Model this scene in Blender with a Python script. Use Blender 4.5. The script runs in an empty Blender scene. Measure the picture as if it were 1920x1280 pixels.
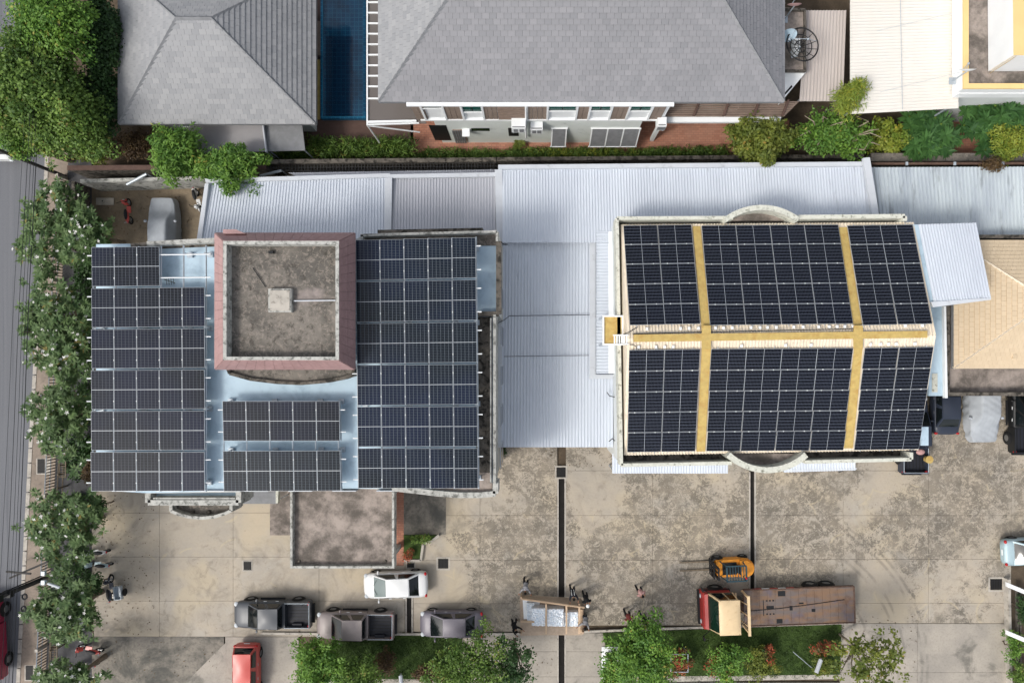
import bpy, math, random
import numpy as np
from mathutils import Vector, Matrix
random.seed(7); RS = np.random.RandomState(11)
SC = bpy.context.scene
COL = SC.collection
# ------------------------------------------------------------------ camera
H = 47.0; F = 1280.0; NX, NY = 1000.0, 680.0     # drone height (m), focal length and nadir in 1920 px units
cd = bpy.data.cameras.new('camera'); cam = bpy.data.objects.new('camera', cd); COL.objects.link(cam)
cam.location = (0, 0, H); cam.rotation_euler = (0, 0, 0)
cd.lens = 24; cd.sensor_width = 36; cd.shift_x = -(NX-960)/1920; cd.shift_y = (NY-640)/1920
cd.clip_start = 0.5; cd.clip_end = 2000
SC.camera = cam
# ------------------------------------------------------------------ world and sun
SUN_EL = 49.0
SUN_DIR = Vector((-0.82, -0.56, 0)).normalized()          # horizontal direction towards the sun
az = math.atan2(SUN_DIR.x, SUN_DIR.y)                      # clockwise from +Y
W = bpy.data.worlds.new('World'); SC.world = W; W.use_nodes = True
wn = W.node_tree.nodes; wn.clear()
wo = wn.new('ShaderNodeOutputWorld'); wb = wn.new('ShaderNodeBackground'); ws = wn.new('ShaderNodeTexSky')
ws.sky_type = 'NISHITA'; ws.sun_disc = False; ws.sun_elevation = math.radians(SUN_EL); ws.sun_rotation = az
ws.air_density = 1.0; ws.dust_density = 4.0; ws.ozone_density = 1.0; ws.altitude = 0
hs = wn.new('ShaderNodeHueSaturation'); hs.inputs['Saturation'].default_value = 0.42
W.node_tree.links.new(ws.outputs[0], hs.inputs['Color']); W.node_tree.links.new(hs.outputs[0], wb.inputs[0])
wb.inputs[1].default_value = 0.15
W.node_tree.links.new(wb.outputs[0], wo.inputs[0])
sd = bpy.data.lights.new('sun', 'SUN'); sun = bpy.data.objects.new('sun', sd); COL.objects.link(sun)
sd.energy = 1.35; sd.angle = math.radians(12.0); sd.color = (1.0, 0.95, 0.87)
sv = Vector((SUN_DIR.x*math.cos(math.radians(SUN_EL)), SUN_DIR.y*math.cos(math.radians(SUN_EL)), math.sin(math.radians(SUN_EL))))
sun.rotation_euler = sv.to_track_quat('Z', 'Y').to_euler(); sun.location = (-40, -30, 60)
vs = SC.view_settings; vs.view_transform = 'Standard'; vs.look = 'None'; vs.gamma = 1; vs.use_curve_mapping = False
vs.exposure = 0.29
# ------------------------------------------------------------------ helpers
def P(px, py, z=0.0):
    k = (H - z)/F
    return Vector(((px-NX)*k, -(py-NY)*k, z))
def lin(c): c /= 255.0; return c/12.92 if c <= .04045 else ((c+.055)/1.055)**2.4
def C(r, g, b, k=0.87): return (lin(r)*k, lin(g)*k, lin(b)*k, 1)

class NG:
    def __init__(s, name, rough=.8, metal=0., spec=.3):
        s.m = bpy.data.materials.new(name); s.m.use_nodes = True; s.t = s.m.node_tree
        s.b = s.t.nodes['Principled BSDF']; s.b.inputs['Roughness'].default_value = rough
        s.b.inputs['Metallic'].default_value = metal; s.b.inputs['Specular IOR Level'].default_value = spec
    def n(s, ty, props=None, **ins):
        q = s.t.nodes.new(ty)
        for k, v in (props or {}).items(): setattr(q, k, v)
        for k, v in ins.items(): s.set(q.inputs[k.replace('_', ' ')], v)
        return q
    def set(s, inp, v):
        if isinstance(v, bpy.types.NodeSocket): s.t.links.new(v, inp)
        else: inp.default_value = v
    def pos(s): return s.n('ShaderNodeNewGeometry').outputs['Position']
    def obj(s): return s.n('ShaderNodeTexCoord').outputs['Object']
    def uv(s): return s.n('ShaderNodeTexCoord').outputs['UV']
    def mapv(s, v, scale=(1,1,1), rot=(0,0,0), loc=(0,0,0)): return s.n('ShaderNodeMapping', None, Vector=v, Scale=scale, Rotation=rot, Location=loc).outputs[0]
    def noise(s, v, sc, det=4, ro=.55, dist=0): return s.n('ShaderNodeTexNoise', None, Vector=v, Scale=sc, Detail=det, Roughness=ro, Distortion=dist).outputs[0]
    def vor(s, v, sc, feat='F1'): return s.n('ShaderNodeTexVoronoi', {'feature': feat}, Vector=v, Scale=sc).outputs[0]
    def math(s, op, a, b=0.0, c=0.0):
        q = s.n('ShaderNodeMath', {'operation': op}); s.set(q.inputs[0], a); s.set(q.inputs[1], b); s.set(q.inputs[2], c); return q.outputs[0]
    def sep(s, v): return s.n('ShaderNodeSeparateXYZ', None, Vector=v).outputs
    def ramp(s, f, lo, hi, a=0., b=1.):     # smooth map range
        return s.n('ShaderNodeMapRange', {'interpolation_type': 'SMOOTHSTEP'}, Value=f, From_Min=lo, From_Max=hi, To_Min=a, To_Max=b).outputs[0]
    def mix(s, f, a, b, mode='MIX'):
        q = s.n('ShaderNodeMix', {'data_type': 'RGBA', 'blend_type': mode}); s.set(q.inputs[0], f); s.set(q.inputs[6], a); s.set(q.inputs[7], b); return q.outputs[2]
    def attr(s, name): return s.n('ShaderNodeAttribute', {'attribute_name': name}).outputs['Fac']
    def col(s, v): s.set(s.b.inputs['Base Color'], v); return s
    def rough(s, v): s.set(s.b.inputs['Roughness'], v); return s
    def bump(s, h, st=.4, d=.02):
        q = s.n('ShaderNodeBump', None, Strength=st, Distance=d, Height=h); s.t.links.new(q.outputs[0], s.b.inputs['Normal']); return s

def simple(name, c, rough=.7, metal=0., spec=.3, var=.12, sc=1.5, grime=None, g0=.5, g1=.75, fine=None):
    g = NG(name, rough, metal, spec); p = g.pos()
    a = g.noise(p, sc, 5, .6)
    lo = tuple(x*(1-var) for x in c[:3])+(1,); hi = tuple(min(1, x*(1+var)) for x in c[:3])+(1,)
    o = g.mix(g.ramp(a, .3, .7), lo, hi)
    if fine:
        o = g.mix(g.ramp(g.noise(p, fine, 3, .6), .35, .7, 0, .35), o, tuple(x*.6 for x in c[:3])+(1,))
    if grime: o = g.mix(g.ramp(g.noise(p, sc*1.7, 8, .65, .3), g0, g1), o, grime)
    g.col(o); return g.m

MAT = {}
def mk():
    M = MAT
    def tyre(g, p, o):     # curved tyre marks left by turning trucks
        dd = g.n('ShaderNodeVectorMath', {'operation': 'DISTANCE'}); g.set(dd.inputs[0], p); dd.inputs[1].default_value = P(1440,1250,0); d = dd.outputs['Value']; f = 0.0
        for r in (9.0, 9.45, 10.6, 11.0, 7.2): f = g.math('MAXIMUM', f, g.ramp(g.math('ABSOLUTE', g.math('SUBTRACT', d, r)), .04, .14, 1, 0))
        f = g.math('MULTIPLY', f, g.ramp(g.noise(p, .6, 4, .6), .42, .6, 0, .34)); X_ = g.sep(p)[0]
        return g.mix(g.math('MULTIPLY', f, g.ramp(X_, 19, 22)), o, C(96,92,88))
    # yard concrete: cream slabs with dark lichen and tyre grime, heavier to the east
    g = NG('yard_concrete', .85); p = g.pos(); X, Y, Z = g.sep(p)
    rnd = g.n('ShaderNodeObjectInfo').outputs['Random']
    base = g.mix(g.ramp(g.noise(p, .35, 5, .6), .3, .7), C(194,182,164), C(176,169,158))
    base = g.mix(g.math('MULTIPLY', rnd, .25), base, C(170,160,144))
    base = g.mix(g.ramp(g.noise(p, 6, 4, .6), .4, .75, 0, .3), base, C(165,155,140))
    base = g.mix(g.ramp(g.noise(p, .22, 3, .5, .4), .5, .66, 0, .45), base, C(202,186,156))
    big = g.noise(g.mapv(p, loc=(11,4,0)), .13, 5, .62, .8)
    east = g.ramp(X, -9, 0, -.16, .07)
    def blobs(lst):
        tot = 0.0
        for bx_, by_, br, bw in lst:
            c0 = P(bx_, by_, 0); dd = g.n('ShaderNodeVectorMath', {'operation': 'DISTANCE'}); g.set(dd.inputs[0], p); dd.inputs[1].default_value = c0
            tot = g.math('ADD', tot, g.ramp(dd.outputs['Value'], br*.0367, br*.0367*.2, 0, bw))
        return tot
    reg = blobs([(930,1030,130,.20),(900,1150,110,.16),(1010,960,90,.10),(1190,1130,120,.18),(1290,1140,100,.16),(1260,960,100,.08),(1330,1040,90,.10),(1500,1010,120,.24),(1480,1090,100,.16),(1520,900,110,.10),(1760,930,120,.20),(1720,1010,100,.12),(1850,900,90,.10),(960,870,80,.16),
                 (1330,900,90,-.14),(1110,920,90,-.12),(1640,1130,120,-.16),(1800,1110,110,-.10),(1600,940,60,-.08)])
    mask = g.ramp(g.math('ADD', g.math('ADD', big, east), reg), .36, .70)
    w0 = g.noise(g.mapv(p, loc=(13,2,5)), 1.1, 5, .6, 1.2)
    w1 = g.noise(p, 3.4, 8, .72, 1.4)
    w2 = g.noise(g.mapv(p, loc=(3,9,1)), 8.5, 6, .75, 2.2)
    worm = g.math('ADD', g.math('MULTIPLY', w0, .25), g.math('ADD', g.math('MULTIPLY', w1, .40), g.math('MULTIPLY', w2, .35)))
    thr = g.ramp(mask, 0, 1, .63, .482)
    dk = g.ramp(g.math('SUBTRACT', worm, thr), -.02, .03, 0, .82)
    dark = g.mix(g.ramp(g.noise(p, .55, 6, .65), .35, .65), C(100,95,86), C(140,131,117))
    o = g.mix(dk, base, dark)
    soft = g.ramp(g.noise(g.mapv(p, loc=(7,1,2)), .36, 7, .66, .8), .48, .70, 0, .8)
    o = g.mix(g.math('MULTIPLY', soft, g.ramp(X, -8, 12, .8, .5)), o, C(134,127,116))
    pale = g.ramp(g.noise(g.mapv(p, loc=(21,5,2)), .3, 5, .6, .5), .58, .75, 0, .6)
    o = g.mix(pale, o, C(186,180,170))
    ringn = g.vor(g.mapv(p, loc=(1.5,.4,0)), .42)
    o = g.mix(g.math('MULTIPLY', g.ramp(g.math('ABSOLUTE', g.math('SUBTRACT', ringn, .62)), .0, .035, 1, 0), g.ramp(g.noise(p, .5, 3, .5), .55, .62, 0, .6)), o, C(200,186,158))
    o = tyre(g, p, o); wb_ = g.ramp(g.noise(g.mapv(p, loc=(2,8,3)), 1.3, 7, .72, .5), .50, .66, 0, .5)
    o = g.mix(g.math('MULTIPLY', wb_, g.ramp(g.noise(g.mapv(p, loc=(4,1,9)), .18, 3, .5), .42, .6)), o, C(124,118,106))
    sp = g.vor(g.mapv(p, loc=(.3,.7,0)), 1.7); o = g.mix(g.ramp(sp, .03, .07, .5, 0), o, C(80,76,70))
    g.col(o).bump(g.noise(p, 9, 5, .7), .25, .02); M['yard'] = g.m
    # southern, greyer pour
    g = NG('grey_concrete', .85); p = g.pos(); X, Y, Z = g.sep(p)
    o = g.mix(g.ramp(g.noise(p, .5, 6, .62), .3, .7), C(184,176,164), C(162,156,147))
    o = g.mix(g.ramp(g.noise(g.mapv(p, loc=(5,3,1)), .55, 7, .65, .3), .52, .68, 0, .8), o, C(108,106,99))
    o = g.mix(g.ramp(g.noise(p, 7, 4, .7), .45, .75, 0, .4), o, C(130,125,115))
    o = tyre(g, p, o); g.col(o); M['yard_grey'] = g.m
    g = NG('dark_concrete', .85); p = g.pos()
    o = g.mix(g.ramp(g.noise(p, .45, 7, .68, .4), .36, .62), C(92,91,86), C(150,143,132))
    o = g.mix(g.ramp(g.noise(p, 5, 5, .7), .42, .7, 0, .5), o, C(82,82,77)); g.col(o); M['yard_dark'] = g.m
    # asphalt
    g = NG('asphalt', .8); p = g.pos()
    st = g.noise(g.mapv(p, (2.2,.04,1), (0,0,.055)), 1, 5, .6)
    o = g.mix(g.ramp(st, .3, .7), C(124,126,131), C(114,116,121))
    o = g.mix(g.ramp(g.noise(g.mapv(p, (3.5,.06,1), (0,0,.055)), 1, 4, .6), .55, .68, 0, .5), o, C(92,94,99))
    o = g.mix(g.ramp(g.noise(p, 22, 3, .7), .4, .7, 0, .3), o, C(78,80,84)); g.col(o); M['asphalt'] = g.m
    M['dirt'] = simple('bare_soil', C(96,84,70), .95, var=.25, sc=1.1, fine=9)
    M['pave'] = simple('pavement_concrete', C(156,143,130), .9, var=.14, sc=.8, grime=C(104,98,90), g0=.5, g1=.75, fine=7)
    M['kerb'] = simple('kerb_concrete', C(188,182,172), .85, var=.12, sc=2, grime=C(120,116,108))
    M['bed_asphalt'] = simple('old_asphalt_bed', C(88,88,90), .9, var=.2, sc=1.5, fine=8)  # dark grey asphalt of the planting bed
    M['lot'] = simple('brown_concrete', C(142,128,108), .9, var=.15, sc=.8, grime=C(104,98,88), g0=.5, g1=.8, fine=6)
    # terracotta pavers
    g = NG('terracotta_paving', .8); p = g.pos()
    q = g.n('ShaderNodeTexBrick', {'offset': .5}, Vector=g.mapv(p, (1,1,1)), Color1=C(192,136,112), Color2=C(168,112,92), Mortar=C(140,105,90), Scale=1.0, Mortar_Size=.012, Brick_Width=.32, Row_Height=.16)
    o = g.mix(g.ramp(g.noise(p, .6, 5, .6), .35, .7, 0, .45), q.outputs[0], C(176,140,122)); g.col(o); M['terra'] = g.m
    M['brown_deck'] = simple('brown_deck_tile', C(104,82,74), .7, var=.15, sc=1, fine=5)
    # flat roofs
    g = NG('weathered_roof_slab', .92); p = g.pos()
    o = g.mix(g.ramp(g.noise(p, .35, 5, .6, .6), .35, .65), C(96,93,88), C(134,128,120))
    o = g.mix(g.ramp(g.noise(p, 4.5, 6, .75, .8), .48, .62, 0, .7), o, C(158,148,138))
    o = g.mix(g.ramp(g.noise(g.mapv(p, loc=(4,4,4)), 3.2, 6, .75, .5), .5, .66, 0, .75), o, C(70,66,60))
    o = g.mix(g.ramp(g.noise(g.mapv(p, loc=(9,2,4)), .3, 4, .6), .62, .75, 0, .7), o, C(172,160,156))
    g.col(o).bump(g.noise(p, 12, 4, .7), .4, .02); M['slab'] = g.m
    g = NG('stained_slab', .92); p = g.pos()
    o = g.mix(g.ramp(g.noise(p, .55, 8, .7, .1), .36, .64), C(100,94,88), C(176,164,155))
    o = g.mix(g.ramp(g.noise(p, 5, 5, .7), .5, .75, 0, .4), o, C(96,88,80)); g.col(o); M['slab2'] = g.m
    M['moss'] = simple('mossy_parapet', C(112,106,98), .95, var=.3, sc=2, grime=C(52,50,46), g0=.45, g1=.62, fine=6)
    M['oldwhite'] = simple('weathered_white_paint', C(196,196,190), .8, var=.1, sc=2, grime=C(112,113,108), g0=.46, g1=.66, fine=7)
    M['cream'] = simple('cream_parapet_paint', C(222,223,210), .7, var=.06, sc=2, grime=C(132,133,118), g0=.52, g1=.7, fine=8)
    M['bluedeck'] = simple('pale_blue_membrane', C(190,212,226,.95), .85, var=.05, sc=.5, grime=C(164,188,204,.9), g0=.45, g1=.75)
    M['pink'] = simple('pink_tile_cladding', C(184,150,148), .6, var=.08, sc=.8, fine=5)
    M['wall'] = simple('painted_wall', C(196,196,192), .8, var=.08, sc=.5, grime=C(150,150,146), g0=.5, g1=.8)
    M['white'] = simple('white_paint', C(238,241,242,.97), .55, var=.03, sc=1)
    M['whitewall'] = simple('white_render', C(230,235,235), .7, var=.04, sc=.6, grime=C(196,204,202), g0=.5, g1=.8)
    M['mint'] = simple('pale_mint_wall', C(224,230,226,1.), .7, var=.04, sc=.6, grime=C(196,206,200), g0=.55, g1=.8)
    M['yellowwall'] = simple('pale_yellow_paint', C(246,214,150), .7, var=.04, sc=.8)
    # metal sheet
    def sheet(name, c, c2, gr, gx=.62, ro=.42):
        g = NG(name, ro, 0, .45); p = g.pos()
        o = g.mix(g.ramp(g.noise(g.mapv(p, (.5,.08,1)), 1, 4, .6), .3, .7), c, c2)
        o = g.mix(g.ramp(g.noise(g.mapv(p, (2.2,.3,1)), 1, 6, .65), gx, gx+.14, 0, .6), o, gr); g.col(o); return g.m
    M['sheet'] = sheet('white_metal_sheet', C(213,220,229,.93), C(204,211,221,.93), C(168,172,180))
    M['sheet2'] = sheet('cool_grey_metal_sheet', C(196,198,205,.9), C(187,190,197,.9), C(150,152,160))
    M['sheet3'] = sheet('old_galvanised_sheet', C(178,188,198), C(208,218,222), C(126,132,138), .54)
    M['sheet_cream'] = sheet('cream_metal_sheet', C(240,236,228), C(236,230,220), C(212,204,192), .66, .6)
    M['sheet_taupe'] = sheet('taupe_metal_sheet', C(204,196,190), C(196,187,181), C(178,170,164), .62, .6)
    M['trim'] = simple('white_gutter_metal', C(212,217,223), .45, 0, .5, var=.04, sc=1, grime=C(176,180,184), g0=.55, g1=.8)
    M['steel'] = simple('galvanised_steel', C(188,198,206), .45, .3, .5, var=.08, sc=3)
    M['alu'] = simple('aluminium_frame', C(188,194,200), .4, .2, .5, var=.04, sc=3)
    M['rust'] = simple('rusty_bracket', C(100,80,70), .9, var=.3, sc=6)
    M['cream_roof'] = simple('cream_roof_sheet', C(240,228,208), .6, var=.05, sc=1.5, grime=C(208,196,176), g0=.5, g1=.8)
    M['yellow'] = simple('yellow_walkway', C(216,188,116,.8), .6, var=.07, sc=1.6, grime=C(196,160,92,.8), g0=.45, g1=.7, fine=5)
    # roof tiles with a per tile tint
    def tile(name, a, b):
        g = NG(name, .75); t = g.attr('tint'); p = g.pos()
        o = g.mix(t, a, b); o = g.mix(g.ramp(g.noise(p, .4, 5, .6), .4, .75, 0, .35), o, tuple(x*.8 for x in a[:3])+(1,)); g.col(o); return g.m
    M['tile_grey'] = tile('grey_slate_tile', C(141,142,146), C(153,153,157))
    M['tile_pale_sunlit'] = tile('pale_and_sunlit_slate_tile', C(151,153,156), C(167,168,170))  # own tone of the small house; painted sunlight on the large roof's west face
    M['tile_tan'] = tile('tan_roof_tile', C(216,196,166), C(224,204,174))
    M['under'] = simple('roof_underlay', C(96,97,100), .9, var=.1)
    M['under_tan'] = simple('tan_underlay', C(180,150,118), .9, var=.1)
    M['ridge'] = simple('grey_ridge_cap', C(138,140,143), .7, var=.1, sc=3)
    M['greydeck'] = simple('grey_awning_sheet', C(160,158,160), .7, var=.06, sc=1)
    # solar cells
    def cells(name, c1, c2, line, nu, nv, lw=.07):
        g = NG(name, .16, 0, .22); u, v, _ = g.sep(g.uv())
        def ln(c, n, w): 
            f = g.math('FRACT', g.math('MULTIPLY', c, n)); d = g.math('ABSOLUTE', g.math('SUBTRACT', f, .5)); return g.math('GREATER_THAN', d, .5-w)
        l = g.math('MAXIMUM', ln(u, nu, lw), ln(v, nv, lw*1.25))
        r = g.n('ShaderNodeObjectInfo').outputs['Random']
        c = g.mix(g.ramp(g.noise(g.pos(), .25, 3, .5), .35, .7), c1, c2); c = g.mix(g.math('MULTIPLY', r, .5), c, tuple(x*1.7 for x in c1[:3])+(1,))  # broad bluish patches: panel reflections painted into the cell colour
        g.col(g.mix(l, c, line)); g.rough(g.math('ADD', .12, g.math('MULTIPLY', l, .4))); return g.m
    M['cell_w'] = cells('solar_cells_west', C(11,16,25), C(12,21,48), C(80,86,94), 6, 12, .05)
    M['cell_c'] = cells('solar_cells_centre', C(9,16,25), C(11,23,52), C(88,98,106), 6, 12, .05)
    M['cell_e'] = cells('solar_cells_east', C(10,13,20), C(13,17,29), C(84,90,104), 12, 6, .045)
    M['white_line'] = simple('module_busbar', C(206,208,210), .5, var=.02)
    # water and glass
    g = NG('pool_water', .03, 0, .5); p = g.pos()
    g.b.inputs['Base Color'].default_value = (.85,.95,1,1); g.b.inputs['Transmission Weight'].default_value = 1; g.b.inputs['IOR'].default_value = 1.33
    g.bump(g.noise(p, 1.4, 3, .5, .4), .35, .03); M['water'] = g.m
    g = NG('blue_pool_tile', .4); p = g.pos()
    q = g.n('ShaderNodeTexBrick', {'offset': 0.}, Vector=p, Color1=C(30,118,158), Color2=C(24,100,140), Mortar=C(58,148,186), Scale=1., Mortar_Size=.02, Brick_Width=.3, Row_Height=.3)
    g.col(g.mix(g.ramp(g.noise(p, .5, 3, .5), .4, .7, 0, .5), q.outputs[0], C(10,48,76))); M['pooltile'] = g.m
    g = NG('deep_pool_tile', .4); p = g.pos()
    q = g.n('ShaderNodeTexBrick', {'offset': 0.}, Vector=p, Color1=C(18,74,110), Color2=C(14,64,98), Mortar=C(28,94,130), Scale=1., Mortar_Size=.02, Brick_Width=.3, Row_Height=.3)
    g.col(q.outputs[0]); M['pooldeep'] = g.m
    def glass(name, c, ro=.08):
        g = NG(name, ro, 0, .6); g.col(c); return g.m
    M['glass'] = glass('dark_car_glass', C(22,28,30)); M['teal_glass'] = glass('teal_window_glass', C(34,92,84)); M['green_glass'] = glass('green_windscreen', C(18,42,34))
    M['pale_glass'] = glass('sunlit_windscreen', C(120,134,132), .15)  # paler copy of the car glass, sunlight put into its colour
    g = NG('grey_polycarbonate', .25, 0, .5); g.col(C(126,120,116)); g.b.inputs['Alpha'].default_value = .72; M['poly'] = g.m
    # greens
    def leaf(name, a, b, dry=None, tr=.25):
        g = NG(name, .55, 0, .35); t = g.attr('tint')
        o = g.mix(g.ramp(t, 0, 1), a, b)
        if dry: o = g.mix(g.math('GREATER_THAN', t, .93), o, dry)
        g.col(o)
        tn = g.n('ShaderNodeBsdfTranslucent'); g.set(tn.inputs[0], o); ms = g.n('ShaderNodeMixShader', None, Fac=tr)
        g.t.links.new(g.b.outputs[0], ms.inputs[1]); g.t.links.new(tn.outputs[0], ms.inputs[2])
        g.t.links.new(ms.outputs[0], g.t.nodes['Material Output'].inputs[0]); return g.m
    M['leaf_mid'] = leaf('mid_green_leaf', (.055,.12,.022,1), (.19,.30,.055,1), (.26,.24,.06,1))
    M['leaf_bright'] = leaf('bright_green_leaf', (.07,.17,.03,1), (.19,.34,.05,1), (.32,.32,.06,1))
    M['leaf_dark'] = leaf('dark_green_leaf', (.022,.055,.018,1), (.06,.13,.035,1))
    M['leaf_blue'] = leaf('bluish_green_leaf', (.035,.10,.03,1), (.085,.20,.05,1))
    M['leaf_frang'] = leaf('waxy_green_leaf', (.055,.115,.035,1), (.17,.26,.095,1), (.26,.22,.06,1))
    M['leaf_olive'] = leaf('olive_green_leaf', (.09,.13,.022,1), (.22,.25,.04,1), (.34,.24,.05,1))
    M['leaf_yellow'] = leaf('yellow_green_leaf', (.14,.22,.03,1), (.32,.36,.05,1), (.4,.33,.04,1))
    M['leaf_red'] = leaf('red_leaf', (.05,.11,.03,1), (.5,.09,.05,1), (.3,.25,.05,1))
    M['leaf_brown'] = leaf('brown_red_leaf', (.06,.035,.02,1), (.14,.09,.035,1))
    M['petal'] = simple('white_petal', C(246,246,240), .6, var=.02)
    g = NG('lawn_grass', .9); p = g.pos()
    g.col(g.mix(g.ramp(g.noise(p, 2.2, 6, .7), .3, .7), (.026,.05,.010,1), (.055,.095,.02,1))); M['lawn'] = g.m
    M['blade'] = leaf('grass_blade', (.03,.062,.012,1), (.065,.12,.025,1))
    M['bark'] = simple('grey_bark', C(126,114,98), .95, var=.25, sc=5)
    M['bark2'] = simple('pale_bark', C(160,148,130), .95, var=.2, sc=5)
    M['black'] = simple('black_plastic', C(34,35,37), .55, var=.1, sc=3)
    M['tyre'] = simple('tyre_rubber', C(38,38,38), .85, var=.1, sc=3)
    M['rim'] = simple('alloy_rim', C(150,152,154), .35, .7, .5, var=.05)
    M['drain'] = simple('drain_shadow_floor', C(34,32,30), .9, var=.2, sc=2)
    M['grate'] = simple('cast_iron_grate', C(76,76,76), .7, .3, .4, var=.1, sc=4)
    M['wood'] = simple('timber_frame', C(214,186,156), .75, var=.1, sc=2, fine=8)
    M['ply'] = simple('plywood_sheet', C(192,172,152), .8, var=.1, sc=1.4, fine=6)
    M['brownpanel'] = simple('brown_wood_cladding', C(150,134,122), .7, var=.08, sc=3)
    M['brownlouvre'] = simple('brown_louvre', C(142,124,112), .7, var=.1, sc=3)
    g = NG('crumpled_foil', .28, .1, .6); p = g.pos()
    g.col(g.mix(g.ramp(g.noise(p, 4, 5, .7, 1.5), .4, .65), C(222,234,244,1.), C(248,250,252,1.))).bump(g.noise(p, 3, 5, .7, 1.5), .6, .05); M['foil'] = g.m
    g = NG('car_cover_fabric', .75, 0, .3); p = g.obj()
    g.col(g.mix(g.ramp(g.noise(p, 1.2, 4, .6), .3, .7), C(168,174,180), C(184,190,196))); g.bump(g.n('ShaderNodeTexWave', {'bands_direction': 'Y'}, Vector=p, Scale=1.2, Distortion=5., Detail=2.).outputs[1], .15, .02); M['cover'] = g.m
    def paint(name, c, c2=None, metal=.1, ro=.5):
        g = NG(name, ro, metal, .5); g.b.inputs['Coat Weight'].default_value = .15; g.b.inputs['Coat Roughness'].default_value = .25
        o = g.mix(g.ramp(g.noise(g.obj(), 1.3, 5, .6), .35, .75, 0, .35), c, c2 or tuple(x*.75+.01 for x in c[:3])+(1,)); g.col(o); return g.m
    M['p_white'] = paint('white_car_paint', C(236,238,238), C(226,228,226), 0, .3)
    M['p_dark'] = paint('dark_grey_car_paint', C(78,82,88)); M['p_silver'] = paint('brownish_silver_car_paint', C(150,140,138)); M['p_purple'] = paint('purple_grey_car_paint', C(114,110,120))
    M['p_red'] = paint('faded_red_car_paint', C(206,82,74), C(214,112,102), 0, .4); M['p_blue'] = paint('pale_blue_car_paint', C(182,206,214), None, .1)
    M['p_navy'] = paint('navy_car_paint', C(50,58,74)); M['p_black'] = paint('black_car_paint', C(26,28,30)); M['p_magenta'] = paint('magenta_truck_paint', C(150,30,66), None, 0, .4)
    M['p_orange'] = simple('orange_forklift_paint', C(232,152,44), .45, 0, .5, var=.08, sc=3, grime=C(170,104,40), g0=.55, g1=.8)
    M['p_truckred'] = simple('dull_red_truck_paint', C(168,48,44), .45, 0, .5, var=.1, sc=2); M['p_truckcream'] = simple('cream_truck_paint', C(232,206,164), .5, 0, .4, var=.04, sc=2, grime=C(214,184,140), g0=.5, g1=.8)
    M['teal'] = simple('dark_teal_steel', C(44,72,82), .5, .2, .5, var=.1, sc=3)
    M['liner'] = simple('bed_liner', C(42,44,52), .6, var=.1, sc=2); M['tail'] = simple('red_lamp_lens', C(190,30,36), .3, var=.05); M['headl'] = simple('clear_lamp_lens', C(206,212,216), .2, var=.05)
    g = NG('rusty_truck_bed', .85); p = g.obj()
    o = g.mix(g.ramp(g.noise(g.mapv(p, (.5,2.2,1)), 1, 5, .6), .4, .62), C(116,106,102), C(134,108,88))
    o = g.mix(g.ramp(g.noise(p, 1.2, 6, .7), .45, .7, 0, .7), o, C(98,76,66)); o = g.mix(g.ramp(g.noise(g.mapv(p, loc=(3,3,3)), .6, 5, .6), .52, .66, 0, .7), o, C(104,100,112)); g.col(o); M['bedrust'] = g.m
    for k, c in dict(skin=(150,108,84), hair=(24,20,18), grey_shirt=(142,142,146), black_cloth=(24,25,28), navy_cloth=(28,32,42), maroon=(128,62,58), pinkish=(190,150,146), jeans=(44,50,62), reflect=(220,222,220), brown_cloth=(110,74,60)).items():
        M[k] = simple(k+'_material', C(*c), .85, var=.08, sc=6)
    g = NG('pole_concrete', .9); g.col(C(84,82,80)); M['pole'] = g.m
    M['cable'] = simple('cable_rubber', C(40,42,46), .7, var=.05)
mk()

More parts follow.
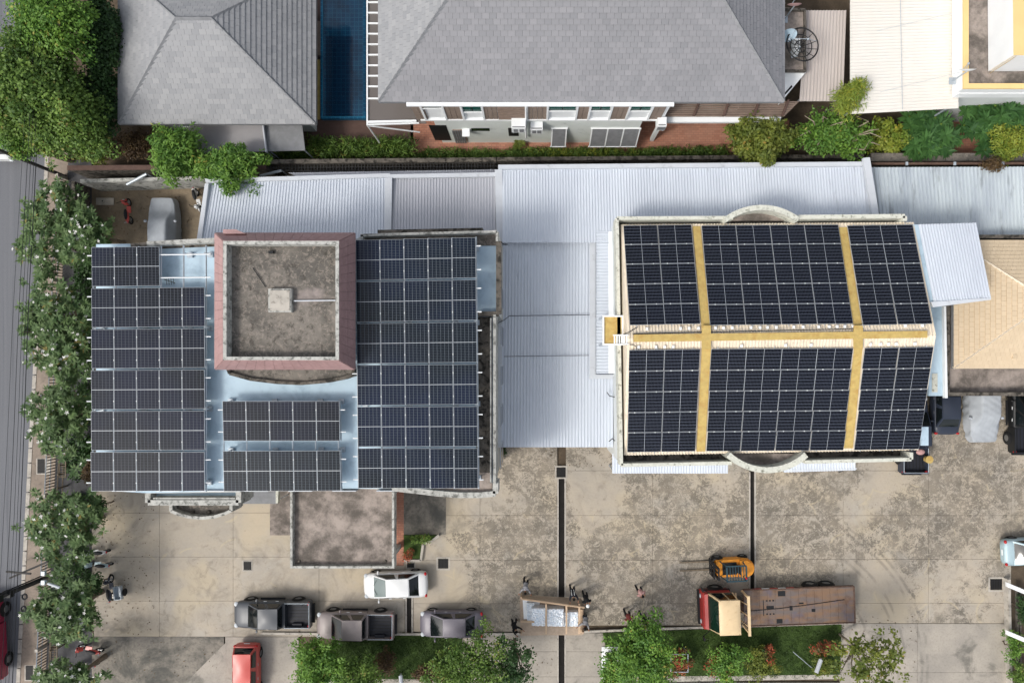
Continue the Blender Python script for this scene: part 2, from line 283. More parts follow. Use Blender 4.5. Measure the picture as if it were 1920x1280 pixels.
class MB:
    def __init__(s, *mats): s.v = []; s.f = []; s.mi = []; s.mats = list(mats); s.uvs = None; s.tint = []
    def idx(s, m):
        if isinstance(m, int): return m
        if m not in s.mats: s.mats.append(m)
        return s.mats.index(m)
    def poly(s, pts, m=0):
        i = len(s.v); s.v += [tuple(p) for p in pts]; s.f.append(tuple(range(i, i+len(pts)))); s.mi.append(s.idx(m))
    def hexa(s, b, t, m=0, mt=None):      # bottom ring b (ccw), top ring t
        m = s.idx(m); mt = m if mt is None else s.idx(mt); i = len(s.v); n = len(b); s.v += [tuple(p) for p in b]+[tuple(p) for p in t]
        s.f.append(tuple(range(i+n-1, i-1, -1))); s.mi.append(m); s.f.append(tuple(range(i+n, i+2*n))); s.mi.append(mt)
        for k in range(n):
            j = (k+1) % n; s.f.append((i+k, i+j, i+n+j, i+n+k)); s.mi.append(m)
    def box(s, x0, y0, z0, x1, y1, z1, m=0):
        s.hexa([(x0,y0,z0),(x1,y0,z0),(x1,y1,z0),(x0,y1,z0)], [(x0,y0,z1),(x1,y0,z1),(x1,y1,z1),(x0,y1,z1)], m)
    def cbox(s, c, d, m=0, rz=0.):
        ca, sa = math.cos(rz), math.sin(rz); hx, hy, hz = d[0]/2, d[1]/2, d[2]/2
        q = [(c[0]+x*ca-y*sa, c[1]+x*sa+y*ca) for x, y in ((-hx,-hy),(hx,-hy),(hx,hy),(-hx,hy))]
        s.hexa([(x,y,c[2]-hz) for x, y in q], [(x,y,c[2]+hz) for x, y in q], m)
    def prism(s, pts, z0, z1, m=0, mt=None):   # pts 2-D, any order
        a = sum(pts[i][0]*pts[(i+1) % len(pts)][1]-pts[(i+1) % len(pts)][0]*pts[i][1] for i in range(len(pts)))
        if a < 0: pts = pts[::-1]
        s.hexa([(p[0],p[1],z0) for p in pts], [(p[0],p[1],z1) for p in pts], m, mt)
    def ppx(s, px, z0, z1, m=0, mt=None, zr=None):     # prism from pixel outline read at height zr (default top)
        zr = z1 if zr is None else zr
        s.prism([tuple(P(x, y, zr)[:2]) for x, y in px], z0, z1, m, mt)
    def ring(s, pts, t, z0, z1, m=0, closed=True):   # wall of thickness t inside an outline
        a = sum(pts[i][0]*pts[(i+1) % len(pts)][1]-pts[(i+1) % len(pts)][0]*pts[i][1] for i in range(len(pts)))
        if a < 0: pts = pts[::-1]
        n = len(pts); inn = []
        for i in range(n):
            p0, p1, p2 = (Vector(pts[(i+k) % n][:2]) for k in (-1, 0, 1))
            d0 = (p1-p0).normalized(); d1 = (p2-p1).normalized(); n0 = Vector((-d0.y, d0.x)); n1 = Vector((-d1.y, d1.x))
            b = (n0+n1); b = b/max(.3, b.length_squared)*2; inn.append(p1+b*t)
        for i in range(n if closed else n-1):
            j = (i+1) % n; a, b, c, d = pts[i], pts[j], inn[j], inn[i]
            s.hexa([(q[0],q[1],z0) for q in (a,b,c,d)], [(q[0],q[1],z1) for q in (a,b,c,d)], m)
    def tube(s, pts, r, n=6, m=0, cap=True):
        m = s.idx(m); pts = [Vector(p) for p in pts]; rs = r if isinstance(r, (list, tuple)) else [r]*len(pts); i0 = len(s.v)
        for k, p in enumerate(pts):
            d = (pts[min(k+1, len(pts)-1)]-pts[max(k-1, 0)]); d = d.normalized() if d.length > 1e-6 else Vector((0,0,1))
            a = d.cross(Vector((0,0,1))); a = a if a.length > 1e-3 else Vector((1,0,0)); a.normalize(); b = d.cross(a)
            for q in range(n):
                t = 2*math.pi*q/n; s.v.append(tuple(p+(a*math.cos(t)+b*math.sin(t))*rs[k]))
        for k in range(len(pts)-1):
            for q in range(n):
                s.f.append((i0+k*n+q, i0+k*n+(q+1) % n, i0+(k+1)*n+(q+1) % n, i0+(k+1)*n+q)); s.mi.append(m)
        if cap:
            s.f.append(tuple(range(i0, i0+n))[::-1]); s.mi.append(m); s.f.append(tuple(range(len(s.v)-n, len(s.v)))); s.mi.append(m)
    def grid(s, fn, nu, nv, m=0):
        m = s.idx(m); i = len(s.v)
        for a in range(nu+1):
            for b in range(nv+1): s.v.append(tuple(fn(a/nu, b/nv)))
        for a in range(nu):
            for b in range(nv):
                s.f.append((i+a*(nv+1)+b, i+(a+1)*(nv+1)+b, i+(a+1)*(nv+1)+b+1, i+a*(nv+1)+b+1)); s.mi.append(m)
    def ball(s, c, r, m=0, nu=10, nv=6):
        r = r if isinstance(r, (tuple, list)) else (r,r,r)
        s.grid(lambda u, v: (c[0]+r[0]*math.cos(2*math.pi*u)*math.sin(math.pi*v), c[1]+r[1]*math.sin(2*math.pi*u)*math.sin(math.pi*v), c[2]+r[2]*math.cos(math.pi*(1-v))), nu, nv, m)
    def disc_y(s, c, r, w, m=0, n=18, rin=0):   # wheel with its axis along y
        m = s.idx(m); i = len(s.v)
        prof = [(-w/2, r*.88), (-w/2*.8, r), (w/2*.8, r), (w/2, r*.88), (w/2, max(rin, .01)), (-w/2, max(rin, .01))]
        for k in range(n):
            t = 2*math.pi*k/n
            for y, q in prof: s.v.append((c[0]+q*math.cos(t), c[1]+y, c[2]+q*math.sin(t)))
        for k in range(n):
            for q in range(6): s.f.append((i+k*6+q, i+((k+1) % n)*6+q, i+((k+1) % n)*6+(q+1) % 6, i+k*6+(q+1) % 6)); s.mi.append(m)
    def mesh(s, name, off=Vector((0,0,0)), smooth=False, ang=35):
        me = bpy.data.meshes.new(name); me.from_pydata([(v[0]-off[0], v[1]-off[1], v[2]-off[2]) for v in s.v], [], s.f)
        for m in s.mats: me.materials.append(MAT[m] if isinstance(m, str) else m)
        me.polygons.foreach_set('material_index', s.mi)
        if smooth:
            me.polygons.foreach_set('use_smooth', [True]*len(s.f)); me.set_sharp_from_angle(angle=math.radians(ang))
        if s.uvs:
            u = me.uv_layers.new(name='UVMap'); u.data.foreach_set('uv', [c for q in s.uvs for c in q])
        if s.tint:
            a = me.attributes.new('tint', 'FLOAT', 'FACE'); a.data.foreach_set('value', s.tint)
        me.update(); return me
    def build(s, name, parent=None, smooth=False, kind=None, label=None, loc=None, ang=35, local=False):
        off = Vector((0,0,0))
        if parent is not None and not local:
            q = parent
            while q is not None: off = off+Vector(q.location); q = q.parent
        if loc is not None: off = Vector(loc)
        o = bpy.data.objects.new(name, s.mesh(name, off, smooth, ang)); COL.objects.link(o)
        if parent is not None: o.parent = parent
        elif loc is not None: o.location = loc
        if kind: o['kind'] = kind
        if label: o['label'] = label
        return o
def mb(*m): return MB(*m)
def thing(name, label, cat, loc=(0,0,0), rz=0, group=None):
    o = bpy.data.objects.new(name, None); COL.objects.link(o); o.location = loc; o.rotation_euler = (0,0,rz); o.empty_display_size = .3
    o['label'] = label; o['category'] = cat
    if group: o['group'] = group
    return o
def tag(o, label, cat, group=None, kind=None):
    o['label'] = label; o['category'] = cat
    if group: o['group'] = group
    if kind: o['kind'] = kind
    return o
def copy_tree(o, parent=None):
    c = o.copy(); COL.objects.link(c); c.parent = parent
    for ch in [x for x in bpy.data.objects if x.parent == o]: copy_tree(ch, c)
    return c
def struct(b, name, **k): return b.build(name, kind='structure', **k)
def corr(b, A, B, Cc, D, n, h, m=0):    # trapezoid ribs running A->D, spread over A->B
    A, B, Cc, D = map(Vector, (A, B, Cc, D)); prof = [(0,0), (.5,0), (.62,1), (.84,1)]; up = (B-A).cross(D-A); up = up.normalized()*(1 if up.z > 0 else -1)
    pr = [((k+t)/n, hh) for k in range(n) for t, hh in prof]+[(1., 0)]; i = len(b.v); m = b.idx(m)
    for t, hh in pr:
        o = up*(h*hh); b.v.append(tuple(A.lerp(B, t)+o)); b.v.append(tuple(D.lerp(Cc, t)+o))
    for k in range(len(pr)-1): b.f.append((i+2*k, i+2*k+2, i+2*k+3, i+2*k+1)); b.mi.append(m)
    # underside so the sheet has a thickness
    dn = up*-.03; b.poly([A+dn, D+dn, Cc+dn, B+dn], m); b.poly([A+dn, B+dn, B, A], m); b.poly([D, Cc, Cc+dn, D+dn], m); b.poly([A, D, D+dn, A+dn], m); b.poly([B+dn, Cc+dn, Cc, B], m)
def clip(poly, lim):      # lim: list of (nx, ny, c) keep nx*x+ny*y<=c
    for nx, ny, c in lim:
        out = []
        for i in range(len(poly)):
            a, b = poly[i], poly[(i+1) % len(poly)]; da = nx*a[0]+ny*a[1]-c; db = nx*b[0]+ny*b[1]-c
            if da <= 0: out.append(a)
            if (da < 0 < db) or (db < 0 < da): t = da/(da-db); out.append((a[0]+(b[0]-a[0])*t, a[1]+(b[1]-a[1])*t))
        poly = out
        if len(poly) < 3: return []
    return poly
# ================================================================== GROUND
struct((lambda b: (b.box(-160,-160,-.4,160,160,-.14,'dirt'), b)[1])(mb()), 'ground')
def sheet_px(name, px, z, mat, th=.08):
    b = mb(); b.ppx(px, z-th, z, mat); return struct(b, name)
# road runs along the left edge
def kx(y): return np.interp(y, [-300,300,480,790,1280,1600], [98,88,78,60,34,16])
ys = [-700, -300, 0, 300, 480, 790, 1030, 1280, 1600, 2100]
b = mb()
for a, c in zip(ys[:-1], ys[1:]):
    b.ppx([(kx(a),a),(kx(c),c),(-900,c),(-900,a)], -.2, -.10, 'asphalt')
struct(b, 'road')
kerb = bpy.data.objects.new('kerb', None); COL.objects.link(kerb); kerb['kind'] = 'structure'; kerb.location = P(60, 790, 0)
b0 = -700.
while b0 < 2100:
    a, c = b0+1, b0+26.5; b = mb(); b.ppx([(kx(a)-4,a),(kx(a)+3,a),(kx(c)+3,c),(kx(c)-4,c)], -.14, .03, 'kerb'); b.build('kerb_stone', kerb); b0 += 27.5
def fx(y): return np.interp(y, [-300,300,427,860,1280,1600], [140,128,120,105,85,70])     # railing line at ground level
b = mb()
for a, c in zip(ys[:-1], ys[1:]):
    b.ppx([(kx(a)+3.2,a),(kx(c)+3.2,c),(fx(c),c),(fx(a),a)], -.14, 0, 'pave')
struct(b, 'pavement')
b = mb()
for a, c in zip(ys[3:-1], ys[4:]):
    b.ppx([(fx(a)+.2,a),(fx(c)+.2,c),(172,c),(172,a)], -.14, .0, 'bed_asphalt')
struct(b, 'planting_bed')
sheet_px('parking_lot_floor', [(140,352),(390,342),(390,470),(172,470),(140,470)], -.004, 'lot')
# yard: every slab is a piece
yard = bpy.data.objects.new('concrete_yard', None); COL.objects.link(yard); yard['kind'] = 'structure'; yard.location = P(1000, 1000, 0)
drains = []
def slabs(xs, yrows, mat, z=0.):
    for i in range(len(xs)-1):
        for j in range(len(yrows)-1):
            g = .24; b = mb(); x0, x1, y0, y1 = xs[i]+g, xs[i+1]-g, yrows[j]+g, yrows[j+1]-g
            b.ppx([(x0,y0),(x1,y0),(x1,y1),(x0,y1)], -.13, z+random.uniform(-.004,.004), mat, zr=0); b.build('slab', yard)
slabs([172,299,437,598,759], [840,961,1043.5,1126,1193], 'yard')
slabs([775,900,1045], [690,790,882,966,1050,1131,1184], 'yard'); slabs([759.5,774.5], [840,961,1043.5,1116], 'yard')
slabs([1061,1224,1405], [690,790,882,966,1050,1131,1172], 'yard')
slabs([1417,1581,1741,1896], [600,700,790,882,966,1048,1130,1168], 'yard'); slabs([1896,2080,2240], [690,790,882,966,1055], 'yard')
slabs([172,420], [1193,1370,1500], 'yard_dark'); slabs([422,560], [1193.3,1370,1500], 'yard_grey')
slabs([860,1047], [1186,1221,1268,1370,1500], 'yard_grey'); slabs([1059,1138], [1186,1221,1268,1370,1500], 'yard_grey')
slabs([1575,1720,1896], [1168.5,1260,1370,1500], 'yard_grey'); slabs([560,860], [1272,1370,1500], 'yard_grey'); slabs([1138,1575], [1279,1370,1500], 'yard_grey')
b = mb(); b.ppx([(345,1282),(424,1203),(424,1282)], -.01, .008, 'yard_grey'); b.build('slab', yard)
# drains: channel floor, kerbs and square pits
def channel(px, w, y0, y1, label):
    t = thing('drain_channel', label, 'drain', P(px,(y0+y1)/2,0))
    b = mb(); b.ppx([(px-w/2,y0),(px+w/2,y0),(px+w/2,y1),(px-w/2,y1)], -.135, -.125, 'drain'); b.build('channel_floor', t)
    for s in (-1, 1):
        b = mb(); x0 = px+s*w/2; x1 = px+s*(w/2+2.6); b.ppx([(x0,y0),(x1,y0),(x1,y1),(x0,y1)], -.135, .012, 'kerb'); b.build('channel_edge', t)
channel(1053, 11, 896, 1182, 'long dark drain channel running south from the square pit to the crate'); channel(1053, 11, 1186, 1500, 'dark drain channel below the timber crate running out of the picture')
channel(1411, 8, 884, 1116, 'dark drain channel from the round balcony down to the flatbed truck'); channel(767, 9, 1117, 1191, 'short drain channel between silver pickup and grey sedan')
for lab, px, py, w, h in (('square drain pit at the head of the long drain channel',1052,885,17,18), ('square drain grate beside the white sedan and green planter',831,1056,19,18), ('small square drain grate left of the low concrete canopy',464,1060,16,18), ('square drain pit near the right boundary wall',1868,1095,22,20), ('black drain pit at the foot of the green planter',770,1059,15,12)):
    t = thing('drain_grate', lab, 'drain grate', P(px,py,0), 0, 'square drain grates in the yard')
    k = 1.35 if w > 16 else 1.15
    b = mb(); q = [tuple(P(px+sx*w/2*k, py+sy*h/2*k, 0)[:2]) for sx, sy in ((-1,-1),(1,-1),(1,1),(-1,1))]; b.ring(q, .1, -.1, .016, 'kerb'); b.build('concrete_collar', t)
    b = mb(); b.ppx([(px-w/2,py-h/2),(px+w/2,py-h/2),(px+w/2,py+h/2),(px-w/2,py+h/2)], 0.006, .010, 'drain'); b.build('pit', t)
    for i in range(7):
        b = mb(); x = px-w/2+w*(i+.5)/7; b.ppx([(x-w*.035,py-h/2),(x+w*.035,py-h/2),(x+w*.035,py+h/2),(x-w*.035,py+h/2)], .012, .02, 'black'); b.build('bar', t)
for x, y in ((72,873),(50,1260)):
    t = thing('road_gully', 'iron gully grate set in the pavement '+('beside the railing, upper one' if y < 1000 else 'at the bottom edge of the photo'), 'drain grate', P(x+2,y,0), 0, 'gully grates along the kerb')
    b = mb(); b.ppx([(x-4,y-14),(x+22,y-14),(x+22,y+16),(x-4,y+16)], 0, .008, 'kerb'); b.build('frame', t); b = mb(); b.ppx([(x-2,y-13),(x+12,y-13),(x+12,y+14),(x-2,y+14)], .008, .014, 'drain'); b.build('pit', t)
    for i in range(8):
        b = mb(); q = x-1+i*1.7; b.ppx([(q,y-13),(q+.8,y-13),(q+.8,y+14),(q,y+14)], .016, .022, 'grate'); b.build('bar', t)
# kerbs along the yard's south side and lawns
def kerbline(px, z1, lab, mat='kerb', w=4):
    b = mb()
    for (x0,y0),(x1,y1) in zip(px[:-1], px[1:]): b.ppx([(x0,y0-w/2),(x1,y1-w/2),(x1,y1+w/2),(x0,y0+w/2)], 0, z1, mat)
    return b
o = kerbline([(490,1187),(600,1188),(862,1189),(975,1188)], .12, '').build('kerb_strip', kind='structure', loc=P(700,1188,0))
o = kerbline([(1095,1184),(1200,1180),(1320,1176),(1600,1167)], .12, '').build('kerb_strip', kind='structure', loc=P(1300,1178,0))
for px in ([(632,1191),(868,1191),(852,1272),(572,1272)], [(1130,1186),(1578,1170),(1575,1266),(1560,1272),(1150,1279)]):
    b = mb(); b.ppx(px, -.1, .05, 'lawn'); struct(b, 'lawn')
sheet_px('white_path', [(1128,1212),(1160,1212),(1160,1279),(1128,1279)], .058, 'white', .02)
sheet_px('white_path', [(1160,1268),(1576,1264),(1576,1272),(1160,1279)], .066, 'kerb', .02)
# garden grounds and paving north of the wall
sheet_px('garden_soil', [(145,-300),(2300,-300),(2300,300),(145,300)], -.02, 'dirt')
sheet_px('terracotta_terrace', [(770,225),(1480,225),(1480,284),(770,288)], 0.0, 'terra', .06)
sheet_px('brown_pool_deck', [(585,-300),(775,-300),(775,262),(585,262)], 0.0, 'brown_deck', .06)
sheet_px('terracotta_terrace', [(1780,200),(1880,200),(1880,290),(1780,290)], 0.0, 'terra', .06)
sheet_px('side_path', [(506,915),(546,915),(546,1003),(506,1003)], .012, 'slab2', .02)
sheet_px('brick_path', [(738,915),(757,915),(757,1060),(738,1060)], .014, 'terra', .02)
sheet_px('dark_patch', [(757.3,915),(836,915),(836,1002),(757.3,1002)], .02, 'yard_dark', .02)  # flat sheet in darker grey, east of the brick path

# ================================================================== GENERIC ROOF TILING
TILE_MESH = {}
def tiled(face, tw, th, mat, owner, joined, singles, cap=300):
    # face: convex planar polygon, first edge is the eave
    a, bb = Vector(face[0]), Vector(face[1]); u = (bb-a).normalized(); n = None
    n = (bb-a).cross(Vector(face[2])-a).normalized(); n = n if n.z > 0 else -n
    v = n.cross(u); v = v if v.z > 0 else -v
    right = u.cross(v).z > 0
    uv = [((Vector(p)-a).dot(u), (Vector(p)-a).dot(v)) for p in face]
    ar = sum(uv[i][0]*uv[(i+1) % len(uv)][1]-uv[(i+1) % len(uv)][0]*uv[i][1] for i in range(len(uv)))
    if ar < 0: uv = uv[::-1]
    lim = []
    for i in range(len(uv)):
        p, q = uv[i], uv[(i+1) % len(uv)]; ex, ey = q[0]-p[0], q[1]-p[1]; L = math.hypot(ex, ey); nx, ny = ey/L, -ex/L; lim.append((nx, ny, nx*p[0]+ny*p[1]))
    umin = min(p[0] for p in uv); umax = max(p[0] for p in uv); vmax = max(p[1] for p in uv)
    t, hi, lo, g = joined, .06, .012, .005
    R = Matrix((u, v, n)).transposed() if right else Matrix((-u, v, n)).transposed()
    for r in range(int(vmax/th)+1):
        v0 = r*th; off = (r % 2)*tw/2
        for k in range(int((umin-off)/tw)-1, int((umax-off)/tw)+2):
            u0 = k*tw+off; rect = [(u0+g,v0),(u0+tw-g,v0),(u0+tw-g,v0+th*.995),(u0+g,v0+th*.995)]
            pl = clip(rect, lim)
            if not pl: continue
            tint = min(1, max(0, random.gauss(.5, .28))); full = len(pl) == 4 and abs(pl[0][0]-rect[0][0])+abs(pl[2][0]-rect[2][0])+abs(pl[2][1]-rect[2][1]) < 1e-6
            if full and singles[0] < cap:
                singles[0] += 1; q = min(4, int(tint*5)); key = (mat, q, round(tw,3), round(th,3))
                if key not in TILE_MESH:
                    m = mb(mat); m.hexa([(-tw/2+g,0,-.0),(tw/2-g,0,-.0),(tw/2-g,th*.995,-.0),(-tw/2+g,th*.995,-.0)], [(-tw/2+g,0,hi),(tw/2-g,0,hi),(tw/2-g,th*.995,lo),(-tw/2+g,th*.995,lo)])
                    m.tint = [(q+.5)/5]*len(m.f); TILE_MESH[key] = m.mesh('roof_tile')
                o = bpy.data.objects.new('roof_tile', TILE_MESH[key]); COL.objects.link(o); o.parent = owner
                o.matrix_local = Matrix.Translation(a+u*(u0+tw/2)+v*v0-Vector(owner.location)) @ R.to_4x4(); continue
            def w(p, top=True):
                return a+u*p[0]+v*p[1]+n*((hi+(lo-hi)*(p[1]-v0)/th) if top else 0)
            c0 = len(t.f); t.poly([w(p) for p in pl], mat)
            for i in range(len(pl)):
                p, q = pl[i], pl[(i+1) % len(pl)]
                if abs(p[1]-v0) < 1e-6 and abs(q[1]-v0) < 1e-6 or abs(p[0]-q[0]) < 1e-6: t.poly([w(p), w(q), w(q, False), w(p, False)], mat)
            t.tint += [tint]*(len(t.f)-c0)
def ridge_caps(owner, p, q, r, mat, step=.4):
    p, q = Vector(p), Vector(q); n = max(1, int((q-p).length/step)); d = (q-p)/n; s = d.normalized().cross(Vector((0,0,1))).normalized()*r; up = Vector((0,0,1))
    for i in range(n):
        a, c = p+d*i, p+d*(i+1.04); h1, h0 = .07+.035, .07
        b = mb(mat); A = [a-s+up*-.05, a+up*(.10+.03), a+s+up*-.05]; B = [c-s*.92+up*-.05, c+up*.10, c+s*.92+up*-.05]
        b.poly([A[0],B[0],B[1],A[1]]); b.poly([A[1],B[1],B[2],A[2]]); b.poly(A); b.poly(B[::-1]); b.poly([A[2],B[2],B[0],A[0]]); b.build('ridge_cap', owner)
def hip_house(owner, x0, y0, x1, y1, ze, rl, rr, zr, yr, mat, tw, th, undermat='under', capmat='ridge', order='SWEN', rc=.14):
    SW, SE, NE, NW = Vector((x0,y0,ze)), Vector((x1,y0,ze)), Vector((x1,y1,ze)), Vector((x0,y1,ze)); RL, RR = Vector((rl,yr,zr)), Vector((rr,yr,zr))
    b = mb(undermat); dz = Vector((0,0,-.12))
    for f in ([SW,SE,RR,RL],[SE,NE,RR],[NE,NW,RL,RR],[NW,SW,RL]): b.poly([p+dz for p in f])
    b.poly([p+dz for p in (SW,NW,NE,SE)]); b.build('roof_deck', owner)
    b = mb('ridge'); b.ring([(x0-.03,y0-.03),(x1+.03,y0-.03),(x1+.03,y1+.03),(x0-.03,y1+.03)], .12, ze-.22, ze-.01); b.build('fascia', owner)
    j = mb(); s = [0]
    F = {'S': [SW,SE,RR,RL], 'E': [SE,NE,RR], 'N': [NE,NW,RL,RR], 'W': [NW,SW,RL]}
    for k in order: tiled(F[k], tw, th, mat if isinstance(mat, str) else mat[k], owner, j, s)
    j.build('roof_tiles', owner, kind='stuff')
    for p, q in ((SW,RL),(SE,RR),(NE,RR),(NW,RL),(RL,RR)): ridge_caps(owner, p, q, rc, capmat)

# ================================================================== NORTH HOUSES
h1 = thing('tiled_house', 'house with small grey hip roof between the big trees and the blue pool', 'house', (-19.8,19.9,0))
hip_house(h1, -26.0, 14.98, -13.64, 24.8, 4.2, -20.6, -18.56, 7.62, 19.88, 'tile_pale_sunlit', .42, .30)
b = mb('whitewall'); b.box(-25.2,15.9,0,-14.9,24.0,4.0); b.build('wall', h1)
for x in (-23,-19.8,-16.5):
    b = mb('teal_glass'); b.box(x-.7,15.86,1.2,x+.7,15.89,2.6); w = b.build('window', h1); b = mb('white'); b.box(x-.75,15.8,1.1,x+.75,15.88,1.19); b.build('sill', w)
aw = thing('lean_to_awning', 'pale grey flat sheet awning in front of the small grey roofed house', 'awning', P(430,262,3.0))
b = mb(); b.ppx([(353,230),(492,229),(499,284),(372,289)], 2.9, 3.0, 'greydeck'); b.build('roof_sheet', aw)
for x, y in ((375,285),(430,285),(495,281)): b = mb('steel'); b.tube([P(x,y,2.9), Vector((*P(x,y,2.9)[:2],0))], .05); b.build('post', aw)
aw = thing('lean_to_awning', 'darker grey square awning sheet beside the pool corner', 'awning', P(532,258,3.3))
b = mb(); b.ppx([(493,231),(566,231),(572,282),(499,284)], 2.8, 2.9, 'ridge'); b.build('roof_sheet', aw); b = mb(); b.ppx([(490.5,230),(493,230),(500,285),(497.5,285)], 2.96, 3.2, 'trim'); b.build('gutter', aw)
for x, y in ((503,281),(568,279)): b = mb('steel'); b.tube([P(x,y,2.8), Vector((*P(x,y,2.8)[:2],0))], .05); b.build('post', aw)

h2 = thing('tiled_house', 'large two storey white house with wide grey hip roof and teal windows', 'house', (3,23,0))
hip_house(h2, -9.0, 15.2, 14.6, 31.2, 7.25, -1.0, 6.6, 12.8, 23.2, {'S': 'tile_grey', 'W': 'tile_pale_sunlit', 'E': 'tile_grey', 'N': 'tile_grey'}, .40, .29)  # west face takes the paler tile: its sunlit tone is put into the colour
FY = 15.15
def fX(px, y): return (px-1000)*FY/(680-y)
def fZ(y): return 47-FY*1280/(680-y)
zs = 4.55
b = mb('mint'); b.box(-6.25, FY, 0, 6.85, 30.5, zs); b.box(6.85, FY+2.2, 0, 14.0, 30.5, zs); b.build('wall', h2)
b = mb('white'); b.box(-6.9, FY+.02, zs+.03, 8.1, 30.4, 7.1); b.box(8.1, FY+1.5, zs+.03, 14.2, 30.4, 7.1); b.build('upper_wall', h2)
b = mb('white'); b.box(-7.0, FY-.12, zs-.06, 8.2, FY+.3, zs+.10); b.box(-7.4, FY-.2, 7.1, 8.2, FY+.2, 7.24); b.build('string_course', h2)
for a, c in ((774,797),(834,864),(905,932),(990,1026),(1081,1105),(1148,1178),(1220,1246)):
    x0, x1 = fX(a,207), fX(c,207); b = mb('brownpanel')
    n = max(2, int((x1-x0)/.28))
    for i in range(n): b.box(x0+(x1-x0)*i/n+.01, FY-.06, zs+.12, x0+(x1-x0)*(i+1)/n-.01, FY+.02, 7.08)
    b.build('cladding_panel', h2)
for a, c, y0, y1 in ((791,828,195,201),(866,902,193.5,208),(1029,1081,191,206),(1109,1146,190.5,206),(1183,1222,190,206)):
    x0, x1 = fX(a,200), fX(c,200); z0, z1 = fZ(y1), fZ(y0); z1 = min(z1, 7.02)
    f = mb('white'); f.hexa([(x0-.12,FY-.12,zs+.12),(x0,FY-.12,zs+.12),(x0,FY+.02,zs+.12),(x0-.12,FY+.02,zs+.12)], [(x0-.12,FY-.12,7.08),(x0,FY-.12,7.08),(x0,FY+.02,7.08),(x0-.12,FY+.02,7.08)])
    f.box(x1,FY-.12,zs+.12,x1+.12,FY+.02,7.08); f.box(x0,FY-.10,z0-.1,x1,FY+.02,z0-.02); fo = f.build('window', h2)
    b = mb('teal_glass'); xm = (x0+x1)/2; b.box(x0+.04,FY-.02,z0+.02,xm-.03,FY+.015,z1); b.build('pane', fo); b = mb('teal_glass'); b.box(xm+.03,FY-.02,z0+.02,x1-.04,FY+.015,z1); b.build('pane', fo)
    b = mb('black'); b.box(x0+.01,FY-.035,z0-.02,x1-.01,FY+.01,z0+.02); b.box(xm-.03,FY-.035,z0+.02,xm+.03,FY+.01,z1); b.build('frame', fo)
x0, x1 = fX(933,207), fX(984,207); b = mb('black'); b.box(x0,FY-.01,zs+.12,x1,FY+.01,7.0); lv = b.build('louvre_screen', h2, label='brown slatted screen on the upper storey')
for i in range(9): b = mb('brownlouvre'); z = zs+.2+i*.27; b.box(x0,FY-.12,z,x1,FY-.02,z+.11); b.build('slat', lv)
b = mb('white'); b.tube([(fX(986,195),FY-.15,7.0),(fX(986,240),FY-.15,1.5)], .07); b.build('downpipe', h2)
# ground floor openings
def opening(a, c, y0, y1, name, mat, ym=245, d=.015):
    b = mb(mat); b.box(fX(a,ym),FY-d,max(fZ(y1),.02),fX(c,ym),FY+.01,fZ(y0)); return b.build(name, h2)
opening(808,840,235,263,'doorway','black'); dr = opening(849,872,243,263,'door','brownlouvre', d=.05)
for i in range(5): b = mb('ridge'); x = fX(850+i*4.4,252); b.box(x,FY-.08,.1,x+.1,FY-.055,2.6); b.build('door_plank', dr)
opening(884,918,240.5,245.5,'slot_window','glass',243); opening(953,972,240,255,'vent_opening','black')
for a, c, n in ((1034,1060,1),(1106,1193,3)):
    x0, x1 = fX(a,255), fX(c,255); z0, z1 = fZ(262), fZ(239); f = mb('white'); f.box(x0-.08,FY-.62,z0+.3,x1+.08,FY-.55,z0+.38); f.box(x0-.08,FY-.1,z1-.08,x1+.08,FY-.02,z1)
    for i in range(n+1): x = x0+(x1-x0)*i/n; f.hexa([(x-.04,FY-.62,z0+.3),(x+.04,FY-.62,z0+.3),(x+.04,FY-.1,z1-.08),(x-.04,FY-.1,z1-.08)], [(x-.04,FY-.62,z0+.38),(x+.04,FY-.62,z0+.38),(x+.04,FY-.1,z1),(x-.04,FY-.1,z1)])
    fo = f.build('awning_window', h2)
    for i in range(n):
        xa, xb = x0+(x1-x0)*i/n+.05, x0+(x1-x0)*(i+1)/n-.05; b = mb('ridge'); b.hexa([(xa,FY-.58,z0+.32),(xb,FY-.58,z0+.32),(xb,FY-.1,z1-.06),(xa,FY-.1,z1-.06)], [(xa,FY-.58,z0+.35),(xb,FY-.58,z0+.35),(xb,FY-.1,z1-.03),(xa,FY-.1,z1-.03)]); b.build('pane', fo)
b = mb('white'); b.box(fX(1038,245),FY-.02,.1,fX(1060,245),FY,1.0); b.box(fX(866,240),FY-.5,2.7,fX(880,240),FY,2.78); b.build('door_canopy', h2)
def aircon(px0, px1, y0, y1, d, lab):
    x0, x1 = fX(px0,(y0+y1)/2), fX(px1,(y0+y1)/2); t = thing('air_conditioner', lab, 'air conditioner', ((x0+x1)/2, FY-d/2, 1.2), 0, 'air conditioners on the white house wall')
    z1 = 47-(FY-d)*1280/(680-(y0+y1)/2); z0 = z1-.75
    b = mb('white'); b.box(x0,FY-d,z0,x1,FY-.03,z1); b.build('casing', t)
    for i in range(2):
        xc = x0+(x1-x0)*(.3+.42*i); b = mb('ridge'); b.box(xc-.13,FY-d-.012,z0+.1,xc+.13,FY-d,z1-.15); f = b.build('fan_grille', t)
    b = mb('ridge'); b.box(x0+.05,FY-d+.05,z1+.0,x1-.05,FY-d+.12,z1+.02); b.build('vent', t)
    b = mb('steel')
    for x in (x0+.1,x1-.1): b.box(x-.03,FY-d,z0-.12,x+.03,FY-.0,z0-.01)
    b.build('bracket', t)
aircon(961,986,232,250,.75,'larger white air conditioner next to the downpipe on the house wall'); aircon(995,1017,239,248,.55,'smaller white air conditioner right of the larger one'); 
aircon(1224,1240,232,242,.6,'white air conditioner at the corner by the brown pergola')
